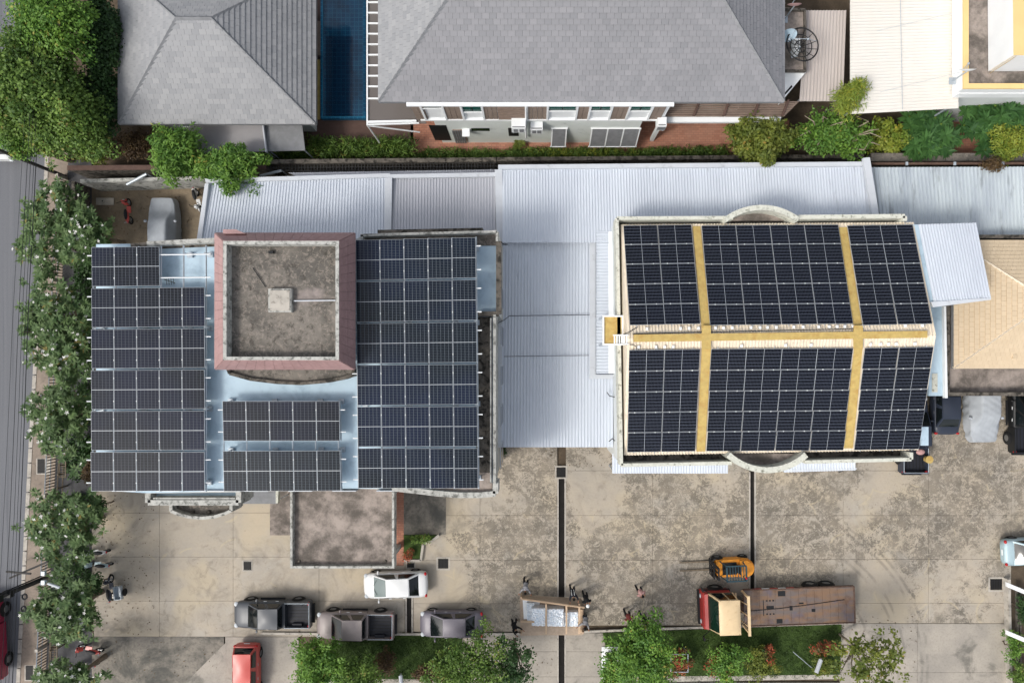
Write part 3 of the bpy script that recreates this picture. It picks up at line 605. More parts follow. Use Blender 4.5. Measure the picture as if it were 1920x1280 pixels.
# pergola right of facade
pg = thing('pergola', 'brown slatted pergola along the right end of the large house', 'pergola', P(1370,205,0))
A, B_, C_, D = P(1253,187,4.3), P(1499,190,4.3), P(1470,219,4.3), P(1240,219,4.3)
for i in range(9):
    t0, t1 = (i+.12)/9, (i+.8)/9; b = mb('brownlouvre'); q = [A.lerp(D,t0), B_.lerp(C_,t0), B_.lerp(C_,t1), A.lerp(D,t1)]; b.hexa([p-Vector((0,0,.06)) for p in q[::-1]], q[::-1]); b.build('slat', pg)
for px in (1258,1312,1368,1424,1478):
    b = mb('brown_deck'); p, q = P(px,188,4.38), P(px-12,218,4.38); b.hexa([p+Vector((-.07,0,-.03)),q+Vector((-.07,0,-.03)),q+Vector((.07,0,-.03)),p+Vector((.07,0,-.03))],[p+Vector((-.07,0,.1)),q+Vector((-.07,0,.1)),q+Vector((.07,0,.1)),p+Vector((.07,0,.1))]); b.build('rafter', pg)
b = mb('white'); b.ppx([(1240,219.4),(1465,219.4),(1462,229),(1238,229)], 3.95, 4.2); b.build('beam', pg)
for px in (1242,1455): b = mb('white'); p = P(px,224,3.9); b.box(p.x-.12,p.y-.12,0,p.x+.12,p.y+.12,3.94); b.build('column', pg)
# polycarbonate canopy west of the big house, white rafters
pc = thing('glazed_canopy', 'grey polycarbonate canopy with white rafters between pool and large house', 'canopy', P(700,120,0))
b = mb(); b.ppx([(689,-200),(775,-200),(775,188),(800,232),(689,232)], 4.4, 4.43, 'poly'); b.build('sheet', pc)
for i in range(-8, 9):
    y = 24+i*19.7+ (0 if i < 8 else 3); b = mb('white'); x1 = 712 if y < 186 else 768+(y-186)*.9; b.ppx([(688,y-1.4),(max(x1,770),y-1.4),(max(x1,770),y+1.4),(688,y+1.4)], 4.44, 4.52); b.build('rafter', pc)
b = mb('white'); b.ppx([(687,-200),(689.6,-200),(689.6,235),(687,235)], 4.4, 4.54); b.ppx([(689.6,226.5),(780,224.5),(781,228),(689.6,230.5)], 4.4, 4.56); b.ppx([(689.6,232.5),(785,229.5),(786,231.5),(689.6,234.8)], 4.4, 4.53); b.tube([P(692,236,4.3), P(787,248,2.5)], .05); b.tube([P(689,235,4.4), Vector((*P(689,235,4.4)[:2],0))], .06); b.tube([P(689,60,4.4), Vector((*P(689,60,4.4)[:2],0))], .06); b.build('frame', pc)
# ------------------------------------------------------------------ pool
pool = thing('swimming_pool', 'long blue tiled swimming pool between the two grey roofed houses', 'swimming pool', P(648,110,0))
q = [tuple(P(x,y,0)[:2]) for x, y in ((604,-300),(688,-300),(688,226),(604,226))]
b = mb(); b.ring(q, .16, -.1, .36, 'pooltile'); b.build('coping', pool)
x0, y0 = q[2][0], q[2][1]; xa = q[3][0]; b = mb(); yt = q[0][1]
# basin floor with a deeper part and a side step, water well above it
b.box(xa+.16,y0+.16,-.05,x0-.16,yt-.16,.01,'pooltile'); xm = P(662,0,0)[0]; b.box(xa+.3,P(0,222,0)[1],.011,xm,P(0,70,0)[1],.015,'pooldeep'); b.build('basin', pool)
b = mb('water'); b.box(xa+.161,y0+.161,.02,x0-.161,yt-.161,.30); b.build('water', pool)
b = mb('brownlouvre'); b.ppx([(594,40),(601,40),(601,104),(594,104)], .05, .3); b.build('bench', pool) 
b = mb('yellow'); b.ppx([(593,112),(600,112),(600,224),(593,224)], .02, .12); b.build('timber_edge', pool)
# ------------------------------------------------------------------ corrugated / flat things in the top right
t = thing('flat_roof_annex', 'narrow mossy concrete annex roof carrying the satellite dishes', 'annex building', P(1490,90,0))
b = mb(); b.ppx([(1462,14),(1511,16),(1512,134),(1467,134)], 0, 5.2, 'wall', 'slab2'); b.build('wall', t); b = mb(); b.ppx([(1464,134.3),(1512,134.3),(1466,190),(1464,160)], 4.2, 4.9, 'white'); b.build('white_corner_roof', t)
b = mb(); b.ppx([(1470,176),(1484,160),(1486,163),(1472,178)], 4.901, 4.93, 'black'); b.build('slot', t)
q = [tuple(P(x,y,5.4)[:2]) for x, y in ((1466,15),(1512,16),(1512,134),(1467,134))]; b = mb(); b.ring(q, .12, 5.2, 5.38, 'moss'); b.build('parapet', t)
def csheet(name, lab, cat, px, zz, n, h, mat, thick=None, posts=True, group=None):
    # px: four corners TL,TR,BR,BL; ribs run TL->BL; zz: heights of the four
    c = [P(x,y,z) for (x,y), z in zip(px, zz)]; t = thing(name, lab, cat, ((c[0]+c[2])/2).xy.to_3d(), 0, group)
    b = mb(mat); corr(b, c[0], c[1], c[2], c[3], n, h); b.build('roof_sheet', t)
    if posts:
        for k in (0,1,2,3):
            m = (c[0]+c[2])/2; p = c[k].lerp(m, .06); b = mb('steel'); b.tube([(p.x,p.y,p.z-.1),(p.x,p.y,-.1)], .06); b.build('post', t)
    return t, c
csheet('sheet_roof', 'narrow taupe ribbed sheet roof beside the satellite dishes', 'shed roof', [(1511,20),(1587,20),(1581,190),(1499,190)], (4.6,4.6,4.3,4.3), 13, .05, 'sheet_taupe')
b = mb('rust'); 
t, c = csheet('sheet_roof', 'large cream ribbed sheet roof left of the yellow and white building', 'shed roof', [(1594,214),(1594,-120),(1796,-120),(1797,203)], (5.4,5.4,5.2,5.2), 56, .018, 'sheet_cream')
b = mb('steel'); b.tube([P(1688,0,5.5), P(1692,205,5.5)], .016, 4); b.tube([P(1645,58,5.52), P(1800,22,6.2)], .009, 4); b.tube([P(1650,173,5.52), P(1806,134,6.6)], .009, 4); b.build('wires', t)
t = thing('yellow_building', 'white building with yellow edged parapet and inner white roof, top right corner', 'building', P(1870,60,0))
b = mb(); b.ppx([(1807,-120),(2150,-120),(2150,160),(1807,160)], 0, 6.2, 'whitewall', 'slab2'); b.build('wall', t)
q = [tuple(P(x,y,6.8)[:2]) for x, y in ((1807,-120),(2150,-120),(2150,166),(1807,166))]; b = mb(); b.ring(q, .30, 6.68, 6.8, 'yellowwall'); b.build('parapet_cap', t); b = mb(); b.ring(q, .28, 6.2, 6.67, 'white'); b.build('parapet', t)
q = [tuple(P(x,y,6.0)[:2]) for x, y in ((1797,-120),(2150,-120),(2150,176),(1797,176))]; b = mb(); b.ring(q, .5, 5.4, 6.0, 'white'); b.build('ledge', t)
b = mb(); A = [P(x,y,6.25) for x, y in ((1851,-120),(2150,-120),(2150,134),(1853,134))]; T = [P(x,y,8.3) for x, y in ((1898,-120),(2150,-120),(2150,104),(1900,104))]
b.poly([A[0],A[3],T[3],T[0]],'white'); b.poly([A[3],A[2],T[2],T[3]],'white'); b.poly(T,'yellowwall'); b.build('upper_roof', t)
b = mb(); a, c = P(1853,134,6.3), P(1900,104,8.35); b.hexa([a+Vector((-.02,-.2,0)),a+Vector((.2,-.02,0)),c+Vector((.2,-.02,-.03)),c+Vector((-.02,-.2,-.03))],[a+Vector((-.02,-.2,.08)),a+Vector((.2,-.02,.08)),c+Vector((.2,-.02,.06)),c+Vector((-.02,-.2,.06))],'yellowwall'); b.build('hip_trim', t)

# ================================================================== BOUNDARY WALLS AND LANE
def wallbox(name, lab, px, z1, mat, cap=None, cat='wall'):
    c = px[0]; t = thing(name, lab, cat, P(px[0][0],px[0][1],0)); b = mb(); b.ppx(px, -.1, z1, mat); b.build('wall_body', t)
    if cap: b = mb(); b.ppx([(x,y+dy) for (x,y), dy in zip(px, (-1,-1,1,1))], z1+.002, z1+.1, cap, zr=z1); b.build('coping', t)
    return t
wallbox('boundary_wall', 'mossy boundary wall with brown coping behind the parked motorbikes', [(128,312),(500,310),(500,317),(128,319)], 2.3, 'moss', 'brown_deck')
wallbox('boundary_wall', 'dark boundary wall between hedge and grey sheet roofs, centre', [(500,301),(930,297),(930,303),(500,307)], 2.3, 'moss', 'moss')
wallbox('boundary_wall', 'long black stained wall behind the grass strip and wide white roof', [(930,295),(1620,289),(1620,296),(930,302)], 2.3, 'moss')
wallbox('boundary_wall', 'grey mossy wall top beneath the dark green shrubs on the right', [(1632,289),(2200,289),(2200,301),(1632,302)], 2.5, 'moss', 'slab')
wallbox('white_wall', 'white painted wall facing the covered car in the small parking lot', [(150,336),(385,330),(385,336),(150,343)], 2.2, 'oldwhite')
wallbox('low_wall', 'low wall beside the railing at the left of the small parking lot', [(134,340),(140,340),(140,470),(134,470)], 1.6, 'moss')
t = thing('lane_mesh_fence', 'dark mesh covered lane between the hedge and the grey roof', 'fence', P(720,314,0))
for i in range(72):
    x = 506+i*5.9; b = mb('grate'); b.ppx([(x,306),(x+1.2,306),(x+1.2,321),(x,321)], 2.0, 2.04); b.build('bar', t)
for y in (308,314,320): b = mb('grate'); b.ppx([(505,y),(932,y-3),(932,y-2),(505,y+1)], 2.05, 2.08); b.build('rail', t)
t = thing('lane_pipe', 'red brown pipe running along the top edge of the galvanised roof', 'pipe', P(1780,307,0)); b = mb('rust'); b.tube([P(1634,307,3.6), P(2100,306,3.6)], .09, 8); b.build('pipe', t)
for x in (1700,1790,1880): b = mb('steel'); b.cbox(P(x,307,3.7), (.15,.22,.08)); b.build('clamp', t)
# roof braces (white struts poking over the wall)
for i, (a, c, lab) in enumerate((((238,346),(275,326),'pale strut leaning over the white wall above the motorbike'), ((488,330),(528,320),'grey tube lamp over the wall beside the overhanging bush'))):
    t = thing('wall_lamp', lab, 'lamp', P(*a,0)); b = mb('steel'); b.tube([P(*a,2.6), P(*c,2.8)], .09, 8); b.build('tube', t); b = mb('steel'); p = P(*c,2.7); b.tube([p, (p.x,p.y,.0)], .04); b.build('post', t)

# ================================================================== LOWER SHEET ROOFS (z about 4)
def canopy(lab, px, zz, n, mat, h=.045, segs=1, group='ribbed metal roofs between the buildings'):
    c = [P(x,y,z) for (x,y), z in zip(px, zz)]; t = thing('sheet_roof', lab, 'metal roof', ((c[0]+c[2])/2).xy.to_3d(), 0, group)
    for s in range(segs):
        a0, a1 = s/segs, (s+1)/segs; up = Vector((0,0,.02*(segs-1-s))); b = mb(mat)
        corr(b, c[0].lerp(c[3],a0)+up, c[1].lerp(c[2],a0)+up, c[1].lerp(c[2],min(1,a1+.008))+up, c[0].lerp(c[3],min(1,a1+.008))+up, n, h); b.build('roof_sheet', t)
    m = (c[0]+c[2])/2
    for k in range(4):
        p = c[k].lerp(m, .05); b = mb('steel'); b.tube([(p.x,p.y,p.z-.1),(p.x,p.y,-.1)], .07); b.build('post', t)
    return t, c
def trimstrip(t, px, z0, z1, mat='trim', name='gutter'):
    b = mb(); b.ppx(px, z0, z1, mat); return b.build(name, t)
t, c = canopy('light grey ribbed roof beside the covered car, left end of the row', [(391,343),(731,333),(731,455),(372,455)], (4.3,4.3,4.5,4.5), 62, 'sheet')
trimstrip(t, [(384,335),(731,325),(731,332),(386,343)], 4.3, 4.5); trimstrip(t, [(384,344),(391,344),(377,455),(368,455)], 4.4, 4.6, name='edge_flashing'); trimstrip(t, [(722,333),(735,333),(733,455),(720,455)], 4.5, 4.62, name='edge_flashing')
t, c = canopy('darker grey ribbed roof section just left of the centre flashing', [(736,333),(930,331),(930,452),(734,452)], (4.3,4.3,4.5,4.5), 35, 'sheet2')
trimstrip(t, [(727,327),(933,323),(933,331),(727,334)], 4.35, 4.55); trimstrip(t, [(928,318),(942,318),(942,452),(931,452)], 4.5, 4.68, name='edge_flashing')
t, c = canopy('thin strip of ribbed roof just below the mesh covered lane', [(540,324),(930,318),(930,326),(560,332)], (3.5,3.5,3.5,3.5), 90, 'sheet2', .03)
t, c = canopy('wide white ribbed roof with long gutter behind the barrel fronted building', [(942,319),(1634,312),(1647,455),(942,455)], (4.6,4.6,4.9,4.9), 128, 'sheet')
trimstrip(t, [(934,309),(1628,303),(1629,311),(934,317)], 4.6, 4.85); trimstrip(t, [(1619,296),(1631,295),(1651,420),(1638,420)], 4.9, 5.15, name='edge_flashing')
t, c = canopy('stained galvanised ribbed roof at the right end of the row', [(1634,314),(2100,312),(2100,446),(1650,446)], (3.9,3.9,4.1,4.1), 66, 'sheet3', .06)
t, c = canopy('bright white ribbed canopy filling the gap between the two solar roofs', [(940,449),(1150,449),(1150,838),(936,838)], (4.3,4.3,4.2,4.2), 36, 'sheet', .05, 3)
trimstrip(t, [(938,446),(1112,446),(1108,455),(944,455)], 4.36, 4.42, name='top_flashing'); trimstrip(t, [(1106,446),(1117,440),(1117,702),(1106,702)], 4.5, 4.62, name='edge_flashing'); trimstrip(t, [(934,452),(942,452),(940,838),(933,838)], 4.3, 4.45, name='edge_flashing')
trimstrip(t, [(1106,702),(1152,702),(1148,710),(1104,710)], 4.4, 4.6, name='edge_flashing')
b = mb('cable'); b.tube([P(934,448,4.5),P(944,458,4.5),P(952,458,4.5)], .03, 5); b.tube([P(930,607,4.6),P(945,600,4.55),P(955,592,4.5),P(1112,590,4.5)], .022, 5); b.tube([P(945,668,4.5),P(1104,666,4.5)], .018, 5); b.build('conduit', t)
b = mb('cable'); b.tube([P(1138,735,4.5),P(1143,742,4.6),P(1152,744,5)], .03, 5); b.tube([P(1142,827,4.5),P(1148,822,4.8),P(1153,826,5)], .03, 5); b.build('conduit', t)
# narrow side roof, ribs running east-west
c = [P(x,y,4.9) for x, y in ((1118,434),(1118,700),(1154,700),(1154,434))]; t = thing('sheet_roof', 'narrow pale side roof strip with cross ribs beside the yellow platform', 'metal roof', ((c[0]+c[2])/2).xy.to_3d(), 0, 'ribbed metal roofs between the buildings')
b = mb('sheet'); corr(b, c[0], c[1], c[2], c[3], 44, .05); b.build('roof_sheet', t); b = mb('white'); b.ppx([(1141,434),(1154,434),(1155,700),(1141,700)], 4.96, 5.0); b.build('flashing', t)
t, c = canopy('low ribbed awning strip below the front parapet, long left part', [(1148,850),(1365,850),(1365,887),(1148,887)], (3.6,3.6,3.3,3.3), 42, 'sheet')
t, c = canopy('low ribbed awning strip below the front parapet, right part', [(1470,850),(1604,846),(1604,881),(1470,885)], (3.6,3.6,3.3,3.3), 26, 'sheet')
b = mb('trim'); b.ppx([(1480,880),(1606,877),(1606,880),(1480,883)], 3.3, 3.36); b.build('gutter', t)
b = mb('grate'); b.tube([P(1570,880,3.0),P(1574,885,3.0),P(1581,881,3.0)], .04, 6); b.build('lamp_arm', t)

# ================================================================== LEFT OFFICE BUILDING
of = thing('office_building', 'flat roofed office block with pale blue deck and pink clad stair tower', 'building', P(550,690,0))
ZD = 9.70
deck = [(180,458),(405,452),(405,440),(668,446),(676,440),(935,434),(935,590),(925,590),(925,912),(770,921),(640,916),(446,920),(446,924),(275,926),(180,918)]
outer = [tuple(P(x,y,ZD)[:2]) for x, y in deck]
b = mb(); b.prism(outer, 0, ZD-.25, 'wall'); b.build('wall', of)
b = mb(); b.ppx([(180,458),(935,446),(935,590),(925,590),(925,912),(640,916),(446,920),(275,924),(180,918)], ZD-.25, ZD, 'bluedeck'); b.build('roof_deck', of)
def par(px, t, z0, z1, mat, name='parapet', closed=False):
    b = mb(); b.ring([tuple(P(x,y,z1)[:2]) for x, y in px], t, z0, z1, mat, closed); return b.build(name, of)
def strip(pxs, w, z0, z1, mat, name, own=None, zr=None):      # wall along a pixel polyline, w metres wide
    own = own or of; b = mb(); p = [P(x,y,z1 if zr is None else zr) for x, y in pxs]
    for i in range(len(p)-1):
        d = (p[i+1]-p[i]).normalized(); n = Vector((-d.y, d.x, 0))*w/2; q = [p[i]-n-d*.0, p[i+1]-n, p[i+1]+n, p[i]+n]; b.prism([tuple(k[:2]) for k in q], z0, z1, mat)
    return b.build(name, own)
strip([(275,457),(404,450)], .25, ZD, 10.15, 'oldwhite', 'parapet'); strip([(245,462),(275,459)], .3, ZD, 10.10, 'moss', 'parapet')
b = mb(); b.ppx([(245,456),(404,450),(404,462),(245,468)], ZD, ZD+.06, 'moss'); b.build('gutter', of)
strip([(676,441),(932,434),(932,452)], .14, ZD, 10.30, 'oldwhite', 'parapet'); strip([(678,448),(678,440)], .14, ZD, 10.30, 'oldwhite', 'parapet')
b = mb(); b.ppx([(679,444),(930,437),(930,460),(679,462)], ZD, ZD+.08, 'slab'); b.build('gutter', of)
b = mb(); b.ppx([(708,431),(905,427),(905,434),(708,438)], 7.80, 8.40, 'moss'); b.build('ledge', of)
strip([(935,452),(935,588)], .28, ZD, 10.20, 'moss', 'parapet'); strip([(896,588),(935,588)], .25, ZD, 10.10, 'moss', 'parapet')
strip([(927,590),(927,908)], .16, 8.40, 10.20, 'oldwhite', 'parapet'); strip([(920,596),(920,905)], .07, ZD, 10.25, 'oldwhite', 'handrail')
b = mb(); b.ppx([(893,594),(922,594),(922,896),(893,896)], ZD, ZD+.05, 'moss'); b.build('gutter', of); b = mb(); b.ppx([(893,885),(922,885),(922,915),(893,915)], ZD+.051, ZD+.1, 'slab2'); b.build('corner_slab', of)
strip([(929,905),(929,925),(900,928),(860,928),(820,925),(780,920),(735,915)], .3, 8.40, 10.00, 'oldwhite', 'parapet')
b = mb(); b.ppx([(740,912),(924,905),(924,920),(860,924),(800,921)], ZD-.3, ZD+.03, 'slab2'); b.build('corner_slab', of)
b = mb(); b.ppx([(278,922),(446,922),(446,938),(278,938)], 7.60, 8.50, 'bluedeck'); b.build('balcony_deck', of)
strip([(277,916),(277,942),(447,942),(447,920)], .30, 7.40, 9.10, 'oldwhite', 'balcony_parapet'); strip([(287,934),(440,934)], .08, 8.50, 9.10, 'oldwhite', 'balcony_rail')
# curved planter box lower down
cp = [(320,944),(320,958),(335,964),(355,969),(378,971),(400,969),(420,963),(433,957),(433,944)]
b = mb(); b.prism([tuple(P(x,y,6.5)[:2]) for x, y in cp], 5.2, 6.2, 'slab'); b.build('planter_floor', of); strip(cp, .18, 5.2, 6.7, 'oldwhite', 'planter_rim')
for x in (361,391): b = mb('moss'); b.ball(P(x,960,6.25), (.14,.14,.1)); b.build('drain_outlet', of)
# windows and doors on the hidden fronts (seen from a step aside)
ySf = P(0,918,ZD)[1]; xEf = P(925,0,ZD)[0]; xWf = P(180,0,ZD)[0]
for s in range(3):
    for i in range(8):
        x = xWf+1.6+i*2.4; z = 1.0+s*3.6
        f = mb('alu'); f.box(x-.65,ySf-.06,z-.05,x+.65,ySf-.01,z+1.65); fo = f.build('window', of); b = mb('glass'); b.box(x-.58,ySf-.075,z+.02,x+.58,ySf-.062,z+1.58); b.build('pane', fo)
    for i in range(5):
        y = ySf+1.6+i*2.3; z = 5.2+s*2.0
        if z < 8: f = mb('alu'); f.box(xEf+.31,y-.6,z,xEf+.35,y+.6,z+1.3); fo = f.build('window', of); b = mb('glass'); b.box(xEf+.352,y-.54,z+.06,xEf+.36,y+.54,z+1.24); b.build('pane', fo)
# stair tower with pink sloped cladding
ZT = 13.40
o4 = [P(x,y,11.60) for x, y in ((405,441),(665,441),(665,690),(405,690))]; t4 = [P(x,y,ZT) for x, y in ((409,449),(643,440),(643,687),(412,687))]
def cx(px0, py0, px1, py1, z): return [P(px0,py0,z), P(px1,py0,z), P(px1,py1,z), P(px0,py1,z)]
LO = cx(403,437,666,692,11.50); UP = cx(419,452,636,675,13.20)
b = mb(); b.prism([tuple(p[:2]) for p in cx(418,452,650,676,11.50)], ZD, 11.50, 'wall'); b.build('tower_wall', of)
for k in range(4):
    j = (k+1) % 4; a, c_, d, e = LO[k], LO[j], UP[j], UP[k]; n = 14
    for i in range(n):      # cladding boards
        for r in range(2):
            t0, t1 = i/n+.001, (i+1)/n-.001; r0, r1 = r/2+.004, (r+1)/2-.004
            lo0 = a.lerp(c_,t0).lerp(e.lerp(d,t0), r0); lo1 = a.lerp(c_,t1).lerp(e.lerp(d,t1), r0); hi1 = a.lerp(c_,t1).lerp(e.lerp(d,t1), r1); hi0 = a.lerp(c_,t0).lerp(e.lerp(d,t0), r1)
            nn = (lo1-lo0).cross(hi0-lo0).normalized()*.03; b = mb('pink'); b.hexa([p-nn for p in (lo0,lo1,hi1,hi0)], [lo0,lo1,hi1,hi0]); b.build('cladding_panel', of)
b = mb('under')
for k in range(4): b.poly([q+Vector((0,0,-.04)) for q in (LO[k], LO[(k+1) % 4], UP[(k+1) % 4], UP[k])])
b.build('cladding_core', of)
rim = [tuple(p[:2]) for p in UP]; b = mb(); b.ring(rim, .17, 12.40, 13.25, 'oldwhite'); b.build('tower_parapet', of)
q = [Vector((p.x,p.y,12.20)) for p in cx(424,457,631,670,13.2)]; b = mb(); b.prism([tuple(p[:2]) for p in q], 12.10, 12.65, 'slab'); b.build('tower_roof', of)
b = mb(); b.ppx([(503,541),(546,541),(546,585),(503,585)], 12.65, 12.95, 'oldwhite'); hch = b.build('roof_hatch', of, label='white square roof hatch'); b = mb(); b.ppx([(506,544),(543,544),(543,582),(506,582)], 12.95, 13.00, 'kerb'); b.build('lid', hch)
b = mb('trim'); b.tube([P(551,564,12.80),P(632,563,12.80)], .035, 6); b.build('pipe', of)
b = mb('cable'); b.tube([P(474,502,12.70),P(498,538,12.70)], .02, 5); b.build('cable', of)
b = mb(); b.prism([tuple(P(x,y,12.20)[:2]) for x, y in ((418,430),(442,430),(460,438),(418,438))], 11.95, 12.2, 'pink'); b.build('tower_spur', of)
cv = [(427,692),(430,700),(470,711),(520,717),(565,719),(610,715),(645,708),(662,702),(662,692)]
b = mb(); b.prism([tuple(P(x,y,10.20)[:2]) for x, y in cv], ZD, 10.30, 'slab'); b.build('curved_ledge', of); strip(cv, .16, ZD, 10.50, 'moss', 'ledge_rim')
b = mb('black'); b.ppx([(503,470),(512,470),(512,475),(503,475)], 12.66, 12.8); b.build('loose_brick', of)
# low concrete canopy in front
cc = thing('concrete_canopy', 'low flat concrete canopy slab with stained floor in front of the office', 'canopy', P(640,990,0))
b = mb(); b.ppx([(545,905),(738,905),(738,1063),(545,1063)], 3.4, 3.75, 'slab2'); b.build('slab', cc)
b = mb(); b.ring([tuple(P(x,y,4.15)[:2]) for x, y in ((544,903),(739,903),(739,1065),(544,1065))], .14, 3.4, 4.15, 'oldwhite'); b.build('parapet', cc)
for x, y in ((555,1050),(728,1050),(555,930),(728,930)): b = mb(); p = P(x,y,3.4); b.box(p.x-.15,p.y-.15,0,p.x+.15,p.y+.15,3.39,'wall'); b.build('column', cc)
for x in (560,722): b = mb('moss'); b.ball(P(x,1052,3.78), (.12,.12,.06)); b.build('drain_outlet', cc)
pl = thing('planter_bed', 'kerbed green planter with grass and orange shrub right of the concrete canopy', 'planter', P(785,1025,0))
b = mb(); b.ppx([(757,1003),(823,1003),(808,1014),(792,1018),(789,1050),(757,1050)], 0, .1, 'lawn'); b.build('soil', pl); strip([(823,1003),(808,1015),(793,1019),(789,1051),(757,1051)], .16, 0, .22, 'kerb', 'kerb_edge', pl)
b = mb(); b.ppx([(450,921),(520,921),(519,944),(452,944)], 2.4, 2.5, 'ridge'); t = thing('small_awning', 'small grey awning tucked under the solar panels beside the balcony', 'awning', P(486,932,0)); b.build('roof_sheet', t); b = mb(); b.ppx([(517,918),(522,918),(521,943),(517,943)], 2.5, 2.9, 'cream'); b.build('side_board', t)
for x in (455,515): b = mb('steel'); p = P(x,940,2.4); b.tube([p,(p.x,p.y,0)], .04); b.build('post', t)
# ================================================================== RIGHT BUILDING
rb = thing('factory_building', 'building with cream gable roof, yellow walkways and rounded end balconies', 'building', P(1440,640,0))
ZP = 7.6; fp = [(1157,409),(1697,405),(1708,861),(1165,872)]
q = [tuple(P(x,y,ZP)[:2]) for x, y in fp]
b = mb(); b.prism(q, 0, 6.4, 'whitewall'); b.build('wall', rb)
b = mb(); b.prism(q, 6.4, 6.6, 'moss'); b.build('gutter_floor', rb)
def rstrip(px, w, z0, z1, mat, name): return strip(px, w, z0, z1, mat, name, rb)
rstrip([(1157,409),(1375,408)], .2, 6.6, ZP, 'cream', 'parapet'); rstrip([(1480,407),(1697,405),(1697,414)], .24, 6.6, ZP, 'cream', 'parapet')
rstrip([(1157,409),(1165,872)], .2, 6.6, ZP, 'cream', 'parapet'); rstrip([(1165,872),(1372,868)], .2, 6.6, ZP, 'cream', 'parapet'); rstrip([(1510,866),(1709,861),(1709,848)], .2, 6.6, ZP, 'cream', 'parapet')
def arc(x0, x1, y, yo, n=16):
    w = (x1-x0)/2; h = abs(yo-y); R = (w*w+h*h)/(2*h); th = math.asin(min(1, w/R)); s = 1 if yo > y else -1; cxx = (x0+x1)/2; cy = yo-s*R
    return [(cxx+R*math.sin(-th+2*th*i/n), cy+s*R*math.cos(-th+2*th*i/n)) for i in range(n+1)]
rstrip(arc(1360,1497,412,389), .3, 6.2, 7.8, 'cream', 'curved_parapet'); rstrip(arc(1366,1512,852,881), .34, 6.2, 7.8, 'cream', 'curved_parapet')
b = mb(); b.prism([tuple(P(x,y,6.9)[:2]) for x, y in arc(1364,1493,414,393)], 6.61, 6.9, 'slab2'); b.build('balcony_floor', rb); b = mb(); b.prism([tuple(P(x,y,6.9)[:2]) for x, y in arc(1372,1506,850,876)], 6.61, 6.9, 'slab2'); b.build('balcony_floor', rb)
# gable roof
ZE, ZR = 7.2, 9.3
EN = [P(1164,421,ZE), P(1713,417,ZE)]; RG = [P(1176,634,ZR), P(1755,628,ZR)]; ES = [P(1170,853,ZE), P(1722,843,ZE)]
b = mb('cream_roof'); n = 96; corr(b, EN[0], EN[1], RG[1], RG[0], n, .05); b.build('roof_slope', rb); b = mb('cream_roof'); corr(b, ES[0], ES[1], RG[1], RG[0], n, .05); b.build('roof_slope', rb)
b = mb('cream_roof'); b.poly([EN[1], RG[1], ES[1], ES[1]-Vector((0,0,.8)), EN[1]-Vector((0,0,.8))]); b.build('gable_end', rb); b = mb('cream_roof'); b.poly([EN[0], EN[0]-Vector((0,0,.8)), ES[0]-Vector((0,0,.8)), ES[0], RG[0]]); b.build('gable_end', rb)
def onN(px, py, up=.1): # drop a pixel on the north slope
    A, B, D = EN[0], EN[1], RG[0]; nn = (B-A).cross(D-A).normalized(); nn = nn if nn.z > 0 else -nn; o = Vector((0,0,H)); d = P(px,py,0)-o; A = A+nn*up; return o+d*((A-o).dot(nn)/d.dot(nn))
def onS(px, py, up=.1):
    A, B, D = ES[0], ES[1], RG[0]; nn = (B-A).cross(D-A).normalized(); nn = nn if nn.z > 0 else -nn; o = Vector((0,0,H)); d = P(px,py,0)-o; A = A+nn*up; return o+d*((A-o).dot(nn)/d.dot(nn))
def plate(pts, th, mat, name, own):
    b = mb(mat); nn = (pts[1]-pts[0]).cross(pts[2]-pts[0]).normalized(); nn = nn if nn.z > 0 else -nn
    if (pts[1]-pts[0]).cross(pts[2]-pts[0]).z < 0: pts = pts[::-1]
    b.hexa([p-nn*th for p in pts], pts); return b.build(name, own)
for a in ([(1299,424),(1313,424),(1333,619),(1316,619)], [(1573,426),(1588,426),(1617,616),(1601,616)]): plate([onN(*p, .09) for p in a], .04, 'yellow', 'walkway', rb)
for a in ([(1316,652),(1333,652),(1322,846),(1306,846)], [(1602,648),(1618,648),(1599,840),(1582,840)]): plate([onS(*p, .09) for p in a], .04, 'yellow', 'walkway', rb)
b = mb('yellow'); q = [P(x,y,ZR+.14) for x, y in ((1188,627),(1739,620),(1739,633),(1188,641))]; b.hexa([p-Vector((0,0,.05)) for p in q[::-1]], q[::-1]); b.build('walkway', rb)
for x in (1325,1610): b = mb('yellow'); b.ppx([(x-9,610),(x+8,610),(x+8,654),(x-9,654)], ZR+.06, ZR+.13); b.build('walkway', rb)
for i in range(34):
    x = 1196+i*16.2+random.uniform(-2,2); b = mb('white'); y = 634-(x-1176)*.012+random.choice((-17,17)); b.cbox(P(x,y,ZR-.02), (.12,.16,.12)); b.build('roof_clamp', rb)
ymid = mb('cable'); b = ymid; b.tube([P(1330,622,ZR+.1),P(1606,616,ZR+.1)], .03, 5); b.tube([P(1186,626,ZR+.08),P(1316,622,ZR+.1)], .03, 5); b.build('cable_tray', rb)
# yellow platform and ladder
t = thing('roof_platform', 'yellow grating platform with white frame at the end of the ridge walkway', 'platform', P(1147,618,0))
b = mb('yellow'); b.ppx([(1132,593),(1167,593),(1167,645),(1132,645)], 7.55, 7.6); b.build('deck', t); b = mb(); b.ring([tuple(P(x,y,7.7)[:2]) for x, y in ((1130,591),(1169,591),(1169,647),(1130,647))], .09, 7.5, 7.7, 'white'); b.build('frame', t)
for k, (x, y) in enumerate(((1132,593),(1167,593),(1167,645),(1132,645))): p = P(x,y,7.5); b = mb('steel'); b.tube([p,(p.x,p.y,4.9)], .05); b.build('post', t)
t = thing('roof_ladder', 'short white step ladder bridging the yellow platform and the ridge', 'ladder', P(1164,634,0))
for i in range(6): b = mb('white'); x = 1151+i*4.6; b.ppx([(x,629),(x+2.6,629),(x+2.6,644),(x,644)], 7.9+i*.26, 7.96+i*.26); b.build('tread', t)
